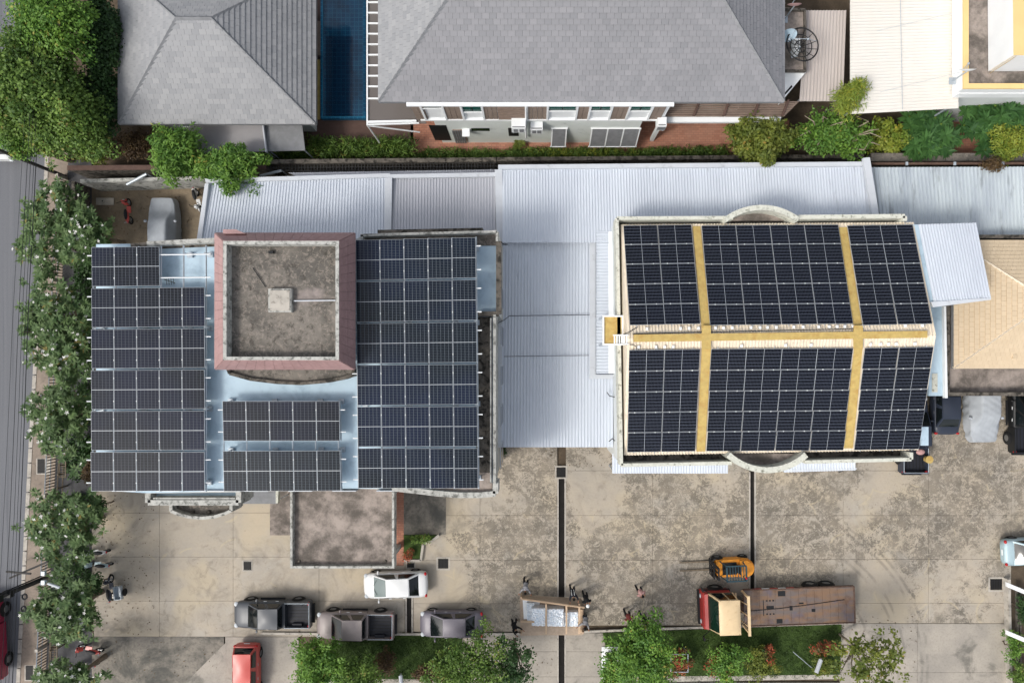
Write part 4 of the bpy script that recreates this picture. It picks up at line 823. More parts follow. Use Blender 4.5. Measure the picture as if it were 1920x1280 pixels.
for y in (628,645): b = mb('white'); b.tube([P(1150,y,7.9), P(1178,y,9.5)], .04); b.build('rail', t)
b = mb('cable'); b.tube([P(1166,628,8.6),P(1180,622,9.4),P(1195,613,9.2)], .025, 5); b.tube([P(1172,646,9),P(1188,646,9.4),P(1198,654,9.2)], .025, 5); b.build('cable', t)
# white ribbed side canopy and pale fascia at the right end
t, c = csheet('sheet_roof', 'tilted white ribbed canopy at the right end of the gable roof', 'metal roof', [(1722,421),(1830,418),(1858,560),(1752,572)], (7.4,7.4,8.6,8.6), 20, .06, 'sheet', posts=False)
b = mb('bluedeck'); q = [P(1712,421,7.3),P(1723,421,7.3),P(1753,572,8.5),P(1745,576,8.5)]; b.hexa([p-Vector((0,0,.2)) for p in q[::-1]], q[::-1]); b.build('side_flashing', t); b = mb('trim'); q = [P(1746,566,8.65),P(1858,558,8.65),P(1858,562,8.65),P(1750,576,8.65)]; b.hexa([p-Vector((0,0,.15)) for p in q[::-1]], q[::-1]); b.build('front_flashing', t)
for k in (1,2): p = c[k]; b = mb('steel'); b.tube([(p.x-.3,p.y,p.z-.1),(p.x-.3,p.y,4.2)], .06); b.build('post', t)
t = thing('side_corridor_roof', 'pale blue strip roof between the solar gable and the tan tiled roof', 'roof', P(1762,660,0))
b = mb(); b.ppx([(1745,574),(1772,574),(1774,742),(1741,742)], 5.6, 5.75, 'bluedeck'); b.build('roof_sheet', t); b = mb(); b.ppx([(1770,574),(1774,574),(1777,746),(1772,746)], 5.76, 6.0, 'white'); b.build('flashing', t); b = mb(); b.ppx([(1748,700),(1758,700),(1758,735),(1748,735)], 5.76, 5.8, 'cream'); b.build('skylight', t)
b = mb(); b.ppx([(1727,800),(1741,800),(1741,835),(1727,835)], 5.0, 5.1, 'bluedeck'); b.build('roof_sheet', t)
# tan tiled roof building
tb = thing('tan_roof_building', 'low building with tan tiled hip roof inside a mossy concrete gutter, right edge', 'building', P(1870,590,0))
q = [tuple(P(x,y,5.4)[:2]) for x, y in ((1774,440),(2180,440),(2180,742),(1774,742))]
b = mb(); b.prism(q, 2.6, 4.8, 'moss', 'slab2'); b.build('wall', tb)
b = mb(); b.ring(q, .22, 4.8, 5.4, 'moss'); b.build('gutter_edge', tb)
for x, y in ((1800,450),(2160,450),(2160,735),(1960,735)): p = P(x,y,4.8); b = mb('wall'); b.box(p.x-.2,p.y-.2,0,p.x+.2,p.y+.2,2.6); b.build('column', tb)
b = mb(); b.prism([q[0], q[1], (q[1][0], P(0,660,5)[1]), (q[0][0], P(0,660,5)[1])], 0, 2.59, 'wall'); b.build('rear_wall', tb)
x0, x1 = P(1788,0,5.6)[0], P(2160,0,5.6)[0]; y0, y1 = P(0,690,5.6)[1], P(0,451,5.6)[1]
hip_house(tb, x0, y0, x1, y1, 5.6, x0+(y1-y0)/2*1.15, x1-4, 7.4, (y0+y1)/2, 'tile_tan', .3, .27, 'under_tan', 'cream_roof', 'WSEN', .09)
for px, py in ((1882,645),(1895,652),(1901,668)): b = mb('tile_tan'); p = P(px,py,5.95); b.cbox(p+Vector((0,0,.05)), (.25,.25,.1), rz=.1); b.build('roof_vent', tb)
# ================================================================== SOLAR ARRAYS
def module_mesh(w, l, mat, land):
    b = mb('alu'); b.box(-w/2,-l/2,-.035,w/2,l/2,0); uv = []
    for f in b.f: uv += [(0,0)]*len(f)
    halves = [(-w/2+.012,-l/2+.012,-.010,l/2-.012),(.010,-l/2+.012,w/2-.012,l/2-.012)] if land else [(-w/2+.012,-l/2+.012,w/2-.012,-.014),(-w/2+.012,.014,w/2-.012,l/2-.012)]
    for x0,y0,x1,y1 in halves: b.poly([(x0,y0,.003),(x1,y0,.003),(x1,y1,.003),(x0,y1,.003)], mat); uv += [(0,0),(1,0),(1,1),(0,1)]
    b.uvs = uv; return b.mesh('solar_panel')
def array(label, cn, nc, nr, mat, gx, gy, skip=(), land=False, legs=None, railext=.28, group='solar arrays on the two roofs', rails=2, clampmat='white'):
    TL, TR, BR, BL = cn; ctr = (TL+TR+BR+BL)/4
    t = thing('solar_array', label, 'solar array', ctr, 0, group)
    U = ((TR-TL)+(BR-BL))/2; V = ((TL-BL)+(TR-BR))/2; u = U.normalized(); n = U.cross(V).normalized(); v = n.cross(u)
    pw, pl = U.length/nc, V.length/nr; w, l = pw-gx, pl-gy; me = module_mesh(w, l, mat, land)
    R = Matrix((u, v, n)).transposed().to_4x4()
    def at(a, c): return TL.lerp(TR,a).lerp(BL.lerp(BR,a),c)
    cm = mb(clampmat); cm.box(-.022,-.035,0,.022,.035,.015); cme = cm.mesh('clamp')
    for r in range(nr):
        for c in range(nc):
            if (c, r) in skip: continue
            p = at((c+.5)/nc, (r+.5)/nr)
            o = bpy.data.objects.new('solar_panel', me); COL.objects.link(o); o.parent = t; o.matrix_local = Matrix.Translation(p-ctr) @ R @ Matrix.Rotation(random.uniform(-.003,.003), 4, 'X')
            for q in ((.22,.78) if not land else ()):
                if c < nc-1 and (c+1, r) not in skip:
                    o = bpy.data.objects.new('clamp', cme); COL.objects.link(o); o.parent = t; o.matrix_local = Matrix.Translation(at((c+1)/nc, (r+q)/nr)-ctr+n*.004) @ R
            if land and r < nr-1:
                for q in (.2,.8):
                    o = bpy.data.objects.new('clamp', cme); COL.objects.link(o); o.parent = t; o.matrix_local = Matrix.Translation(at((c+q)/nc, (r+1)/nr)-ctr+n*.004) @ R
        for q in (.22,.78):
            a, b_ = at(0,(r+q)/nr)-n*.08, at(1,(r+q)/nr)-n*.08; b = mb('white')
            if land: break
            b.tube([a-u*railext, b_+u*railext], .032, 4); b.build('rail', t)
    if land:
        for c in range(nc):
            for q in (.2,.8): b = mb('alu'); b.tube([at((c+q)/nc,0)-n*.055+v*.1, at((c+q)/nc,1)-n*.055-v*.1], .02, 4); b.build('rail', t)
    if legs is not None:
        z0 = legs
        for i in range(0, nc+1):
            a, c_ = at(i/nc,0)-n*.16, at(i/nc,1)-n*.16; b = mb('steel'); b.tube([a, c_], .045, 4); b.build('beam', t)
            if i % 2 == 0 or i == nc:
                for k in range(0, nr+1, 2):
                    p = at(min(.985,max(.015,i/nc)), min(.97,max(.03,k/nr)))-n*.16; b = mb('steel'); b.tube([p,(p.x,p.y,z0+.02)], .05, 6); b.cbox((p.x,p.y,z0+.09),(.28,.28,.16)); b.build('support_post', t)
    return t
def pc4(px, zz): return [P(x,y,z) for (x,y), z in zip(px, zz)]
array('tall solar array on the left edge of the office roof with two panels missing', pc4([(172,462),(384,459),(384,922),(170,922)], (10.65,10.65,10.5,10.5)), 5, 6, 'cell_w', .022, .11, skip=((3,0),(4,0)), legs=ZD)
array('small solar array of two rows below the pink stair tower', pc4([(417,752),(636,752),(638,826),(418,826)], (10.6,10.6,10.5,10.5)), 5, 1, 'cell_w', .022, .0, legs=ZD)
array('small solar array at the front edge of the office roof, below the other small one', pc4([(418,846),(638,844),(639,920),(419,920)], (10.6,10.6,10.5,10.5)), 5, 1, 'cell_c', .022, .0, legs=ZD)
b = mb('white')
for i in range(6): x = 420+i*43; b = mb('steel'); b.tube([P(x,826,10.4),P(x,848,10.4)], .035, 4); b.build('link_beam', of)
array('large solar array on the right half of the office roof, six rows of five', pc4([(667,449),(892,443),(897,917),(671,916)], (11.3,11.3,11.1,11.1)), 5, 6, 'cell_c', .026, .10, legs=ZD, railext=.26)
def aN(x0t, x1t, x0b, x1b): return [onN(x0t,422.5,.2), onN(x1t,421,.2), onN(x1b,607,.2), onN(x0b,610,.2)]
def aS(x0t, x1t, x0b, x1b, yt=654, yb=845): return [onS(x0t,yt,.2), onS(x1t,yt-2,.2), onS(x1b,yb-2,.2), onS(x0b,yb,.2)]
for k, (a, c) in enumerate((((1168,1297,1181,1313), 2), ((1315,1572,1331,1600), 4), ((1589,1711,1617,1749), 2))):
    array(['solar array at the left end of the upper slope of the cream gable roof','wide solar array in the middle of the upper slope between two yellow walkways','solar array at the right end of the upper slope beside the white ribbed canopy'][k], aN(*a), c, 5, 'cell_e', .028, .03, land=True)
for k, (a, c, dy) in enumerate((((1179,1313,1176,1304), 2, 0), ((1333,1599,1324,1583), 4, -2), ((1620,1751,1602,1723), 2, -4))):
    array(['solar array at the left end of the lower slope of the cream gable roof','wide solar array in the middle of the lower slope above the round balcony','solar array at the right end of the lower slope beside the blue strip roof'][k], aS(*a, 656+dy, 848+dy), c, 5, 'cell_e', .028, .03, land=True)
t = thing('tv_antenna', 'small broken aerial lying on the pale blue deck under the empty mounting frame', 'antenna', P(318,527,ZD+.05)); b = mb('black'); p = P(318,527,ZD+.2); b.tube([p+Vector((-.3,.1,0)),p+Vector((.3,-.1,0))], .02, 5)
for i in range(4): b.tube([p+Vector((-.2+i*.13,.2,0)),p+Vector((-.15+i*.13,-.2,0))], .012, 4)
b.build('mast', t)

# ================================================================== VEHICLES
def body_loft(b, st, m):
    rings = []
    for x, w, zb, zs, zt in st:
        h = [(0,zt),(.5*w,zt-.008),(.8*w,zt-(zt-zs)*.3),(.95*w,zs+(zt-zs)*.15),(w,zs-.06),(w*1.0,(zs+zb)/2),(.96*w,zb+.04),(.85*w,zb)]
        rings.append([(x,y,z) for y, z in h[::-1]]+[(x,-y,z) for y, z in h[1:]])
    n = len(rings[0]); i = len(b.v)
    for r in rings: b.v += r
    mi = b.idx(m)
    for k in range(len(rings)-1):
        for q in range(n): b.f.append((i+k*n+q, i+k*n+(q+1) % n, i+(k+1)*n+(q+1) % n, i+(k+1)*n+q)); b.mi.append(mi)
    b.f.append(tuple(range(i, i+n))); b.mi.append(mi); b.f.append(tuple(range(i+(len(rings)-1)*n, i+len(rings)*n))[::-1]); b.mi.append(mi)
def quadp(b, c, m, bulge=.04, out=0., ins=0., n=6):     # c: 4 corners, bulged patch
    c = [Vector(p) for p in c]; nn = (c[1]-c[0]).cross(c[3]-c[0]).normalized(); ctr = sum(c, Vector())/4
    if nn.dot(ctr-Vector((0,0,.9))) < 0: nn = -nn
    def f(u, v):
        u = ins+(1-2*ins)*u; v = ins*1.2+(1-2.4*ins)*v
        return c[0].lerp(c[1],u).lerp(c[3].lerp(c[2],u),v)+nn*(bulge*math.sin(math.pi*u)*math.sin(math.pi*v)+out)
    b.grid(f, n, n, m)
def greenhouse(t, g, pnt, glass, wg=None, sides=2, rearglass=True, sc=1):
    xb0, xb1, wb, zb, xr0, xr1, wr, zr = g
    B = {'rl': (xb0,wb,zb), 'fl': (xb1,wb*.97,zb), 'fr': (xb1,-wb*.97,zb), 'rr': (xb0,-wb,zb)}; T = {'rl': (xr0,wr,zr), 'fl': (xr1,wr*.97,zr-.01), 'fr': (xr1,-wr*.97,zr-.01), 'rr': (xr0,-wr,zr)}
    b = mb(pnt)
    for a, c in (('fl','fr'),('rl','fl'),('rr','fr'),('rl','rr')): quadp(b, [B[a],B[c],T[c],T[a]], pnt, .03)
    b.build('pillars', t, smooth=True, local=True)
    b = mb(pnt); quadp(b, [T['rl'],T['fl'],T['fr'],T['rr']], pnt, .085, .002, 0, 8); b.build('roof', t, smooth=True, local=True)
    b = mb(wg or glass); quadp(b, [B['fl'],B['fr'],T['fr'],T['fl']], wg or glass, .03, .012, .05); b.build('windscreen', t, smooth=True, local=True)
    if rearglass: b = mb(glass); quadp(b, [B['rl'],B['rr'],T['rr'],T['rl']], glass, .03, .012, .07); b.build('rear_window', t, smooth=True, local=True)
    for s in ('l','r'):
        for i in range(sides):
            a0, a1 = i/sides+.02, (i+1)/sides-.02; r, f = Vector(B['r'+s]), Vector(B['f'+s]); tr, tf = Vector(T['r'+s]), Vector(T['f'+s])
            b = mb(glass); quadp(b, [r.lerp(f,a0), r.lerp(f,a1), tr.lerp(tf,a1), tr.lerp(tf,a0)], glass, .012, .038, .07, 3); b.build('side_window', t, smooth=True, local=True)
def wheel(t, x, y, r, w=.2):
    b = mb('tyre'); b.disc_y((x,y,r), r, w, rin=r*.62); tw = b.build('wheel', t, smooth=True, local=True)
    b = mb('rim'); b.disc_y((x,y,r), r*.62, w*.8, rin=.03); b.build('rim', tw, smooth=True, local=True)
    b = mb('black'); b.disc_y((x,y,r+.02), r+.08, w*.55, rin=r*.95); b.build('wheel_arch', t, smooth=True, local=True)
def lamps(t, xf, xr, w, zf, zr_, tail=True):
    for s in (-1, 1):
        b = mb('headl'); b.ball((xf,s*w*.78,zf), (.16,.17,.09)); b.build('headlight', t, smooth=True, local=True)
        if tail: b = mb('tail'); b.ball((xr,s*w*.84,zr_), (.09,.13,.10)); b.build('tail_light', t, smooth=True, local=True)
def mirrors(t, x, w, z, m):
    for s in (-1, 1): b = mb(m); b.ball((x,s*(w+.12),z), (.07,.12,.075)); b.tube([(x,s*(w-.1),z-.05),(x,s*(w+.05),z)], .03, 5); b.build('mirror', t, smooth=True, local=True)
def sedan(label, loc, rz, pnt, L=4.3, W=1.74, glass='glass', wg=None, hatch=False, cat='car', name='parked_car', suv=False, pill=None):
    t = thing(name, label, cat, loc, rz, None); h = W/2; k = L/4.4
    if hatch:
        st = [(-2.2,.74*h,.4,.8,.86),(-2.12,.94*h,.28,.92,1.0),(-1.6,h,.24,.94,1.05),(0,h,.22,.92,1.04),(.8,h,.22,.88,1.02),(1.5,.98*h,.24,.84,.96),(1.95,.92*h,.26,.74,.86),(2.1,.78*h,.3,.68,.78),(2.2,.52*h,.34,.6,.64)]; g = (-2.05,1.3,.9*h,1.0,-1.75,.55,.7*h,1.5)
    else:
        st = [(-2.2,.55*h,.42,.76,.82),(-2.15,.78*h,.34,.82,.9),(-2.02,.93*h,.28,.87,.97),(-1.7,.98*h,.24,.88,1.0),(-1.0,h,.22,.88,1.0),(.4,h,.22,.86,.98),(1.1,h,.22,.82,.94),(1.7,.97*h,.24,.75,.86),(1.98,.9*h,.28,.68,.77),(2.12,.76*h,.32,.62,.68),(2.2,.5*h,.38,.54,.58)]; g = (-1.68,1.46,.91*h,.94,-1.0,.46,.70*h,1.43)
    st = [(x*k,)+tuple(r) for x, *r in st]; g = (g[0]*k,g[1]*k,g[2],g[3],g[4]*k,g[5]*k,g[6],g[7])
    b = mb(pnt); body_loft(b, st, pnt); b.build('body', t, smooth=True, local=True, ang=50)
    greenhouse(t, g, pill or pnt, glass, wg, 2 if not suv else 3)
    for x in (1.38*k,-1.32*k):
        for s in (-1,1): wheel(t, x, s*(h-.09), .32)
    lamps(t, 2.0*k, -2.1*k, h, .68, .84); mirrors(t, g[1]-.35, h, 1.0, pnt)
    for s in (-1,1):
        for x in (-.6,.35): b = mb('rim' if pnt != 'p_white' else 'white'); b.cbox((x,s*(h+.005),.86),(.18,.03,.03)); b.build('door_handle', t, local=True)
    b = mb('black'); b.cbox((2.17*k,0,.42),(.06,.9,.12)); b.build('grille', t, local=True); b = mb('white'); b.cbox((-2.2*k,0,.62),(.03,.4,.12)); b.build('number_plate', t, local=True)
    for s in (-1,1): b = mb('black'); b.tube([(g[1]-.02,s*.1,1.0),(g[1]-.28,s*.5,1.14)], .012, 4); b.build('wiper', t, local=True)
    return t
def pickup(label, loc, rz, pnt, L=5.2, W=1.84, roofm=None, lid=False):
    t = thing('pickup_truck', label, 'pickup truck', loc, rz); h = W/2
    st = [(-.82,h*.97,.42,1.0,1.14),(-.3,h,.38,1.0,1.14),(.8,h,.38,.98,1.13),(1.2,h,.38,.97,1.12),(1.9,h*.98,.38,.92,1.07),(2.3,h*.94,.4,.88,1.01),(2.5,h*.8,.42,.8,.9),(2.6,h*.55,.46,.7,.76)]
    b = mb(pnt); body_loft(b, st, pnt); b.build('body', t, smooth=True, local=True, ang=50)
    greenhouse(t, (-.78,1.56,.90*h,1.08,-.66,.62,.74*h,1.74), roofm or pnt, 'glass')
    b = mb(pnt)
    for s in (-1,1): b.hexa([(-2.55,s*h*.98,.45),(-.84,s*h*.98,.45),(-.84,s*(h-.14),.45),(-2.55,s*(h-.14),.45)], [(-2.55,s*h*.95,1.08),(-.84,s*h*.95,1.08),(-.84,s*(h-.13),1.08),(-2.55,s*(h-.13),1.08)])
    b.box(-.92,-h+.15,.45,-.83,h-.15,1.08); b.build('bed_side', t, local=True)
    b = mb(pnt); b.box(-2.62,-h*.93,.5,-2.55,h*.93,1.08); tg = b.build('tailgate', t, local=True); b = mb('rim'); b.cbox((-2.63,0,.9),(.04,.3,.08)); b.build('handle', tg, local=True)
    b = mb('liner'); b.box(-2.54,-h+.14,.66,-.92,h-.14,.70)
    for s in (-1,1): b.box(-2.0,s*(h-.14) if s < 0 else h-.32,.7,-1.35,s*(h-.32) if s < 0 else h-.14,.88)
    b.build('bed_liner', t, local=True)
    for i in range(7): b = mb('black'); y = -h+.25+i*(W-.5)/6; b.cbox((-1.73,y,.706),(1.56,.05,.02)); b.build('liner_rib', t, local=True)
    b = mb('steel' if pnt != 'p_black' else 'liner'); 
    for s in (-1,1): b.tube([(-2.52,s*(h-.1),1.1),(-.9,s*(h-.1),1.1)], .022, 5)
    b.tube([(-2.54,-h+.1,1.1),(-2.54,h-.1,1.1)], .022, 5); b.build('bed_rail', t, local=True)
    for x in (1.62,-1.62):
        for s in (-1,1): wheel(t, x, s*(h-.07), .38, .25)
    lamps(t, 2.42, -2.5, h, .86, .95); mirrors(t, .95, h, 1.12, 'rim' if pnt == 'p_dark' else pnt)
    b = mb('black'); b.cbox((2.56,0,.62),(.12,1.1,.2)); b.build('grille', t, local=True); b = mb('black'); b.cbox((-2.7,0,.5),(.14,1.3,.14)); b.build('rear_bumper', t, local=True)
    for s in (-1,1):
        for x in (-.35,.45): b = mb('white'); b.cbox((x,s*(h+.005),.92),(.2,.03,.035)); b.build('door_handle', t, local=True)
        b = mb('black'); b.cbox((0.1,s*(h+.03),.42),(1.7,.12,.05)); b.build('side_step', t, local=True)
    return t
PI = math.pi
pickup('dark grey pickup with open bed, leftmost vehicle in the parked row', (-17.65,-17.0,0), PI, 'p_dark')
pickup('brownish silver pickup with black open bed behind the dark grey pickup', (-12.05,-17.75,0), PI-.01, 'p_silver')
sedan('white sedan parked beside the low concrete canopy', (-9.35,-15.05,0), PI+.035, 'p_white', 4.35, 1.74, wg='pale_glass')
sedan('purplish grey sedan with its tail under the tree, right of the silver pickup', (-5.55,-17.7,0), PI, 'p_purple', 4.3, 1.76)
sedan('faded red hatchback standing alone on the grey concrete at the bottom', (-19.45,-20.95,0), -PI/2, 'p_red', 3.8, 1.68, hatch=True)
sedan('pale blue sedan half cut off by the right edge of the photo', (34.1,-12.75,0), .05, 'p_blue', 4.5, 1.8)
sedan('dark navy sedan poking out beside the end of the solar gable roof', (27.95,-2.75,0), PI/2, 'p_navy', 4.2, 1.74)
pickup('black pickup cut off by the right edge next to the covered car', (33.25,-3.5,0), PI/2, 'p_black')
pickup('dark pickup whose bed sticks out under the corner of the solar gable roof', (25.75,-4.85,0), PI/2, 'p_navy')
# covered cars: a draped sheet over a car shape
def covered(label, loc, rz, L, W, HH, fold=.03):
    t = thing('covered_car', label, 'covered car', loc, rz); h = W/2
    def f(u, v):
        s = -L/2+L*u; e = math.cos(math.pi*(u-.5))**.35 if 0 < u < 1 else 0.02; hw = h*(.55+.45*e); a = (v-.5)*2
        cab = 1/(1+math.exp(-(s+L*.40)*6))*1/(1+math.exp((s-L*.20)*5)); top = .86+(HH-.86)*cab; aa = abs(a)
        if aa < .42: y = hw*(.76-.14*cab)*a/.42; z = top-.05*(aa/.42)**2
        elif aa < .68: q = (aa-.42)/.26; y = math.copysign(hw*((.76-.14*cab)+(.24+.14*cab)*q), a); z = top-.05-(top-.86)*q-.04*q
        else: q = (aa-.68)/.32; y = math.copysign(hw*(1+.03*q), a); z = .78*(1-q)+.1*q
        w = fold*math.sin(s*7+a*9+math.sin(s*3)*2)*(.4+aa)+fold*.6*math.sin(s*15-a*14)
        if aa >= .68: y += w*1.2
        else: z += w*.8
        return (s*(1 if .02 < u < .98 else .995), y, z*(1 if 0 < u < 1 else .35))
    b = mb('cover'); b.grid(f, 40, 40, 'cover'); b.build('car_cover', t, smooth=True, local=True, ang=70)
    for x in (L*.3,-L*.3):
        for s in (-1,1): b = mb('tyre'); b.disc_y((x,s*(h-.34),.26), .26, .18); b.build('wheel', t, smooth=True, local=True)
    for s in (-1,1): b = mb('cover'); b.ball((L*.13,s*(h+.06),.98), (.1,.12,.08)); b.build('mirror_bulge', t, smooth=True, local=True)
covered('car under a smooth grey cover in the small parking lot, top left', (-25.15,8.95,0), PI/2, 4.6, 1.9, 1.55, .008)
covered('car under a wrinkled pale grey cover behind the tan roofed building', (30.55,-3.1,0), -PI/2, 4.7, 2.05, 1.6, .022)
def van(label, loc, rz, L, W, HH, m, cat='truck', name='road_truck'):
    t = thing(name, label, cat, loc, rz); h = W/2
    b = mb(m); st = [(-L/2,h*.96,.5,HH*.9,HH*.95),(-L/2+.1,h,.45,HH*.93,HH),(L*.18,h,.45,HH*.93,HH)]; body_loft(b, st, m); b.build('cargo_box', t, smooth=True, local=True)
    b = mb(m); body_loft(b, [(L*.19,h*.95,.5,HH*.8,HH*.9),(L*.34,h*.95,.5,HH*.78,HH*.88),(L*.44,h*.93,.5,1.2,1.3),(L*.5,h*.8,.5,.9,1.0)], m); b.build('cab', t, smooth=True, local=True)
    b = mb('glass'); quadp(b, [(L*.445,h*.8,1.3),(L*.445,-h*.8,1.3),(L*.35,-h*.72,HH*.86),(L*.35,h*.72,HH*.86)], 'glass', .03, .03); b.build('windscreen', t, smooth=True, local=True)
    for x in (L*.33,-L*.3):
        for s in (-1,1): wheel(t, x, s*(h-.1), .42, .25)
    lamps(t, L*.49, -L*.5, h, .8, .9); mirrors(t, L*.38, h, 1.6, 'black')
    return t
van('magenta truck on the road cut off by the left edge of the photo', (-36.9,-18.6,0), PI/2+.05, 5.4, 2.1, 2.1, 'p_magenta')
van('white van on the road half hidden under the large tree, left edge', (-36.0,16.0,0), -PI/2, 4.6, 1.8, 1.9, 'p_white', 'van', 'road_van')

# ---- flatbed truck, cab to the west
t = thing('flatbed_truck', 'old flatbed truck with cream cab roof, red front and rusty steel bed', 'truck', (16.4,-16.38,0), PI+.035)
def L_(f): return f
hw = 1.22; X0 = 16.4
b = mb('p_truckred'); b.box(3.2,-hw+.02,.55,5.05,hw-.02,1.45); b.hexa([(4.9,-hw,.5),(5.12,-hw*.96,.5),(5.12,hw*.96,.5),(4.9,hw,.5)], [(4.75,-hw*.98,1.62),(4.98,-hw*.93,1.55),(4.98,hw*.93,1.55),(4.75,hw*.98,1.62)]); b.build('cab_body', t, local=True)
b = mb('p_truckcream'); lo = [(3.05,-hw*.98,1.46),(4.72,-hw*.98,1.46),(4.72,hw*.98,1.46),(3.05,hw*.98,1.46)]; up = [(3.05,-hw*.9,2.80),(4.28,-hw*.9,2.80),(4.28,hw*.9,2.80),(3.05,hw*.9,2.80)]; b.hexa(lo, up); b.build('cab_upper', t, local=True)
b = mb('p_truckcream'); b.grid(lambda u, v: (2.98+(4.36-2.98)*u, -hw*.92+hw*1.84*v, 2.80+.16*math.sin(math.pi*u)**.5*math.sin(math.pi*v)**.5), 10, 12); rf = b.build('cab_roof', t, smooth=True, local=True)
for i in range(6): b = mb('rust'); b.cbox((3.72,-.7+i*.28,2.855),(.05,.06,.02)); b.build('roof_marker', rf, local=True)
b = mb('green_glass'); quadp(b, [(4.76,-hw*.93,1.56),(4.76,hw*.93,1.56),(4.34,hw*.86,2.72),(4.34,-hw*.86,2.72)], 'green_glass', .08, .02, .02); b.build('windscreen', t, smooth=True, local=True)
for s in (-1,1):
    for a, c in ((.06,.40),(.48,.95)): b = mb('glass'); r0 = Vector((3.08,s*hw*.99,1.55)); r1 = Vector((4.66,s*hw*.99,1.55)); u0 = Vector((3.10,s*hw*.93,2.6)); u1 = Vector((4.28,s*hw*.93,2.6)); b.poly([r0.lerp(r1,a)+Vector((0,s*.012,0)), r0.lerp(r1,c)+Vector((0,s*.012,0)), u0.lerp(u1,c)+Vector((0,s*.012,0)), u0.lerp(u1,a)+Vector((0,s*.012,0))]); b.build('side_window', t, local=True)
    b = mb('black'); b.tube([(4.6,s*hw,1.5),(5.2,s*(hw+.35),1.7),(5.15,s*(hw+.38),2.2)], .03, 5); b.cbox((5.2,s*(hw+.4),1.95),(.06,.2,.4)); b.build('mirror', t, local=True)
    b = mb('headl'); b.ball((5.1,s*.85,.9), (.06,.16,.12)); b.build('headlight', t, smooth=True, local=True)
    b = mb('black'); b.box(3.1,s*hw*.9 if s > 0 else -hw*1.02,.75,4.9,s*hw*1.02 if s > 0 else -hw*.9,.95); b.build('fender', t, local=True)
b = mb('black'); b.cbox((5.15,0,.55),(.14,2.3,.28)); b.build('front_bumper', t, local=True)
b = mb('rust'); b.box(-4.9,-.4,.65,4.6,.4,.95); b.build('chassis', t, local=True)
b = mb('bedrust'); b.box(-5.15,-hw,1.02,2.25,hw,1.14); bed = b.build('flatbed', t, local=True)
for i in range(14): b = mb('bedrust'); x0 = -5.13+i*.527; b.box(x0+.01,-hw+.06,1.142,x0+.517,hw-.06,1.16); b.build('bed_plate', bed, local=True)
b = mb('rust')
for s in (-1,1): b.box(-5.17,s*hw-.03,1.0,2.27,s*hw+.03,1.2)
b.box(-5.2,-hw,1.0,-5.12,hw,1.22); b.build('bed_edge', t, local=True)
for i, (x, y, w_, h_) in enumerate([(.95,.02,.05,1.05)]+[(.72-j*.22,s*.45,.11,.1) for j in range(3) for s in (-1,1)]+[(.5,0,.5,.2)]+[(-2.4,.3,.25,.2),(-1.6,-.2,.3,.1),(-.9,.1,.2,.3),(-.3,-.9,.5,.35),(-.1,.95,.4,.3)]): b = mb('black'); b.cbox((x,y,1.163),(w_,h_,.008)); b.build('floor_slot' if i < 8 else 'oil_stain', bed, local=True)
b = mb('white')
for i in range(5): b = mb('white' if i % 2 else 'tail'); b.cbox((-.9+i*.55,-hw-.035,1.1),(.5,.01,.1)); b.build('side_marker_strip', t, local=True)
b = mb('black'); b.tube([(2.2,.2,1.2),(0,.1,1.19),(-2.2,-.1,1.19),(-4.5,-.35,1.19)], .02, 5); b.build('strap', bed, local=True)
hb = mb('p_truckcream'); 
for s in (-1,1): hb.box(2.28,s*1.15-.05,1.1,2.40,s*1.15+.05,2.6)
hb.box(2.28,-1.3,2.5,2.44,1.3,2.62); hb.box(2.7,-1.0,1.0,2.8,1.0,1.1); fr = hb.build('headboard_frame', t, local=True)
for y in (-.7,0.,.7): b = mb('p_truckcream'); b.tube([(2.4,y,2.5),(2.72,y*.9,1.15)], .035, 5); b.build('brace', fr, local=True)
for x in (4.0,-2.5,-3.6):
    for s in (-1,1): wheel(t, x, s*(hw-.06), .46, .3)
# ---- forklift, forks to the west
t = thing('forklift', 'orange forklift with dark teal overhead guard beside the flatbed truck', 'forklift', (13.35,-13.85,0), PI+.045)
b = mb('p_orange'); n = 12
pts = [(1.0,-.56),(1.0,.56),(-.9,.60)]+[(-.95-.62*math.sin(math.pi*i/n),.58*math.cos(math.pi*i/n)) for i in range(n+1)]+[(-.9,-.60)]
b.prism(pts, .28, .95, 'p_orange'); b.build('body', t, local=True); b = mb('p_orange'); pts = [(-.55,.56)]+[(-.85-.62*math.sin(math.pi*i/n),.56*math.cos(math.pi*i/n)) for i in range(n+1)]+[(-.55,-.56)]; b.prism(pts, .952, 1.22, 'p_orange'); b.build('counterweight', t, local=True)
b = mb('black'); b.box(-.35,-.4,.96,.6,.4,1.02); b.build('floor_plate', t, local=True); b = mb('black'); b.cbox((-.2,0,1.15),(.5,.5,.2)); b.cbox((-.42,0,1.42),(.1,.48,.45)); b.build('seat', t, local=True)
b = mb('black'); b.tube([(.55,0,1.0),(.35,0,1.4)], .03, 6)
for k in range(12): a0, a1 = k*PI/6, (k+1)*PI/6; b.tube([(.35+.1*math.cos(a0),.18*math.sin(a0),1.42+.08*math.cos(a0)),(.35+.1*math.cos(a1),.18*math.sin(a1),1.42+.08*math.cos(a1))], .015, 4)
b.build('steering_wheel', t, local=True)
g = mb('teal')
for x, y in ((.75,-.5),(.75,.5),(-.75,-.5),(-.75,.5)): g.tube([(x,y,.95),(x*.8,y*.96,2.1)], .045, 6)
g.build('guard_posts', t, local=True); g = mb('teal')
for s in (-1,1): g.box(-.66,s*.5-.04,2.08,.66,s*.5+.04,2.16)
for x in (-.66,.62): g.box(x-.05,-.5,2.08,x+.05,.5,2.16)
gr = g.build('overhead_guard', t, local=True)
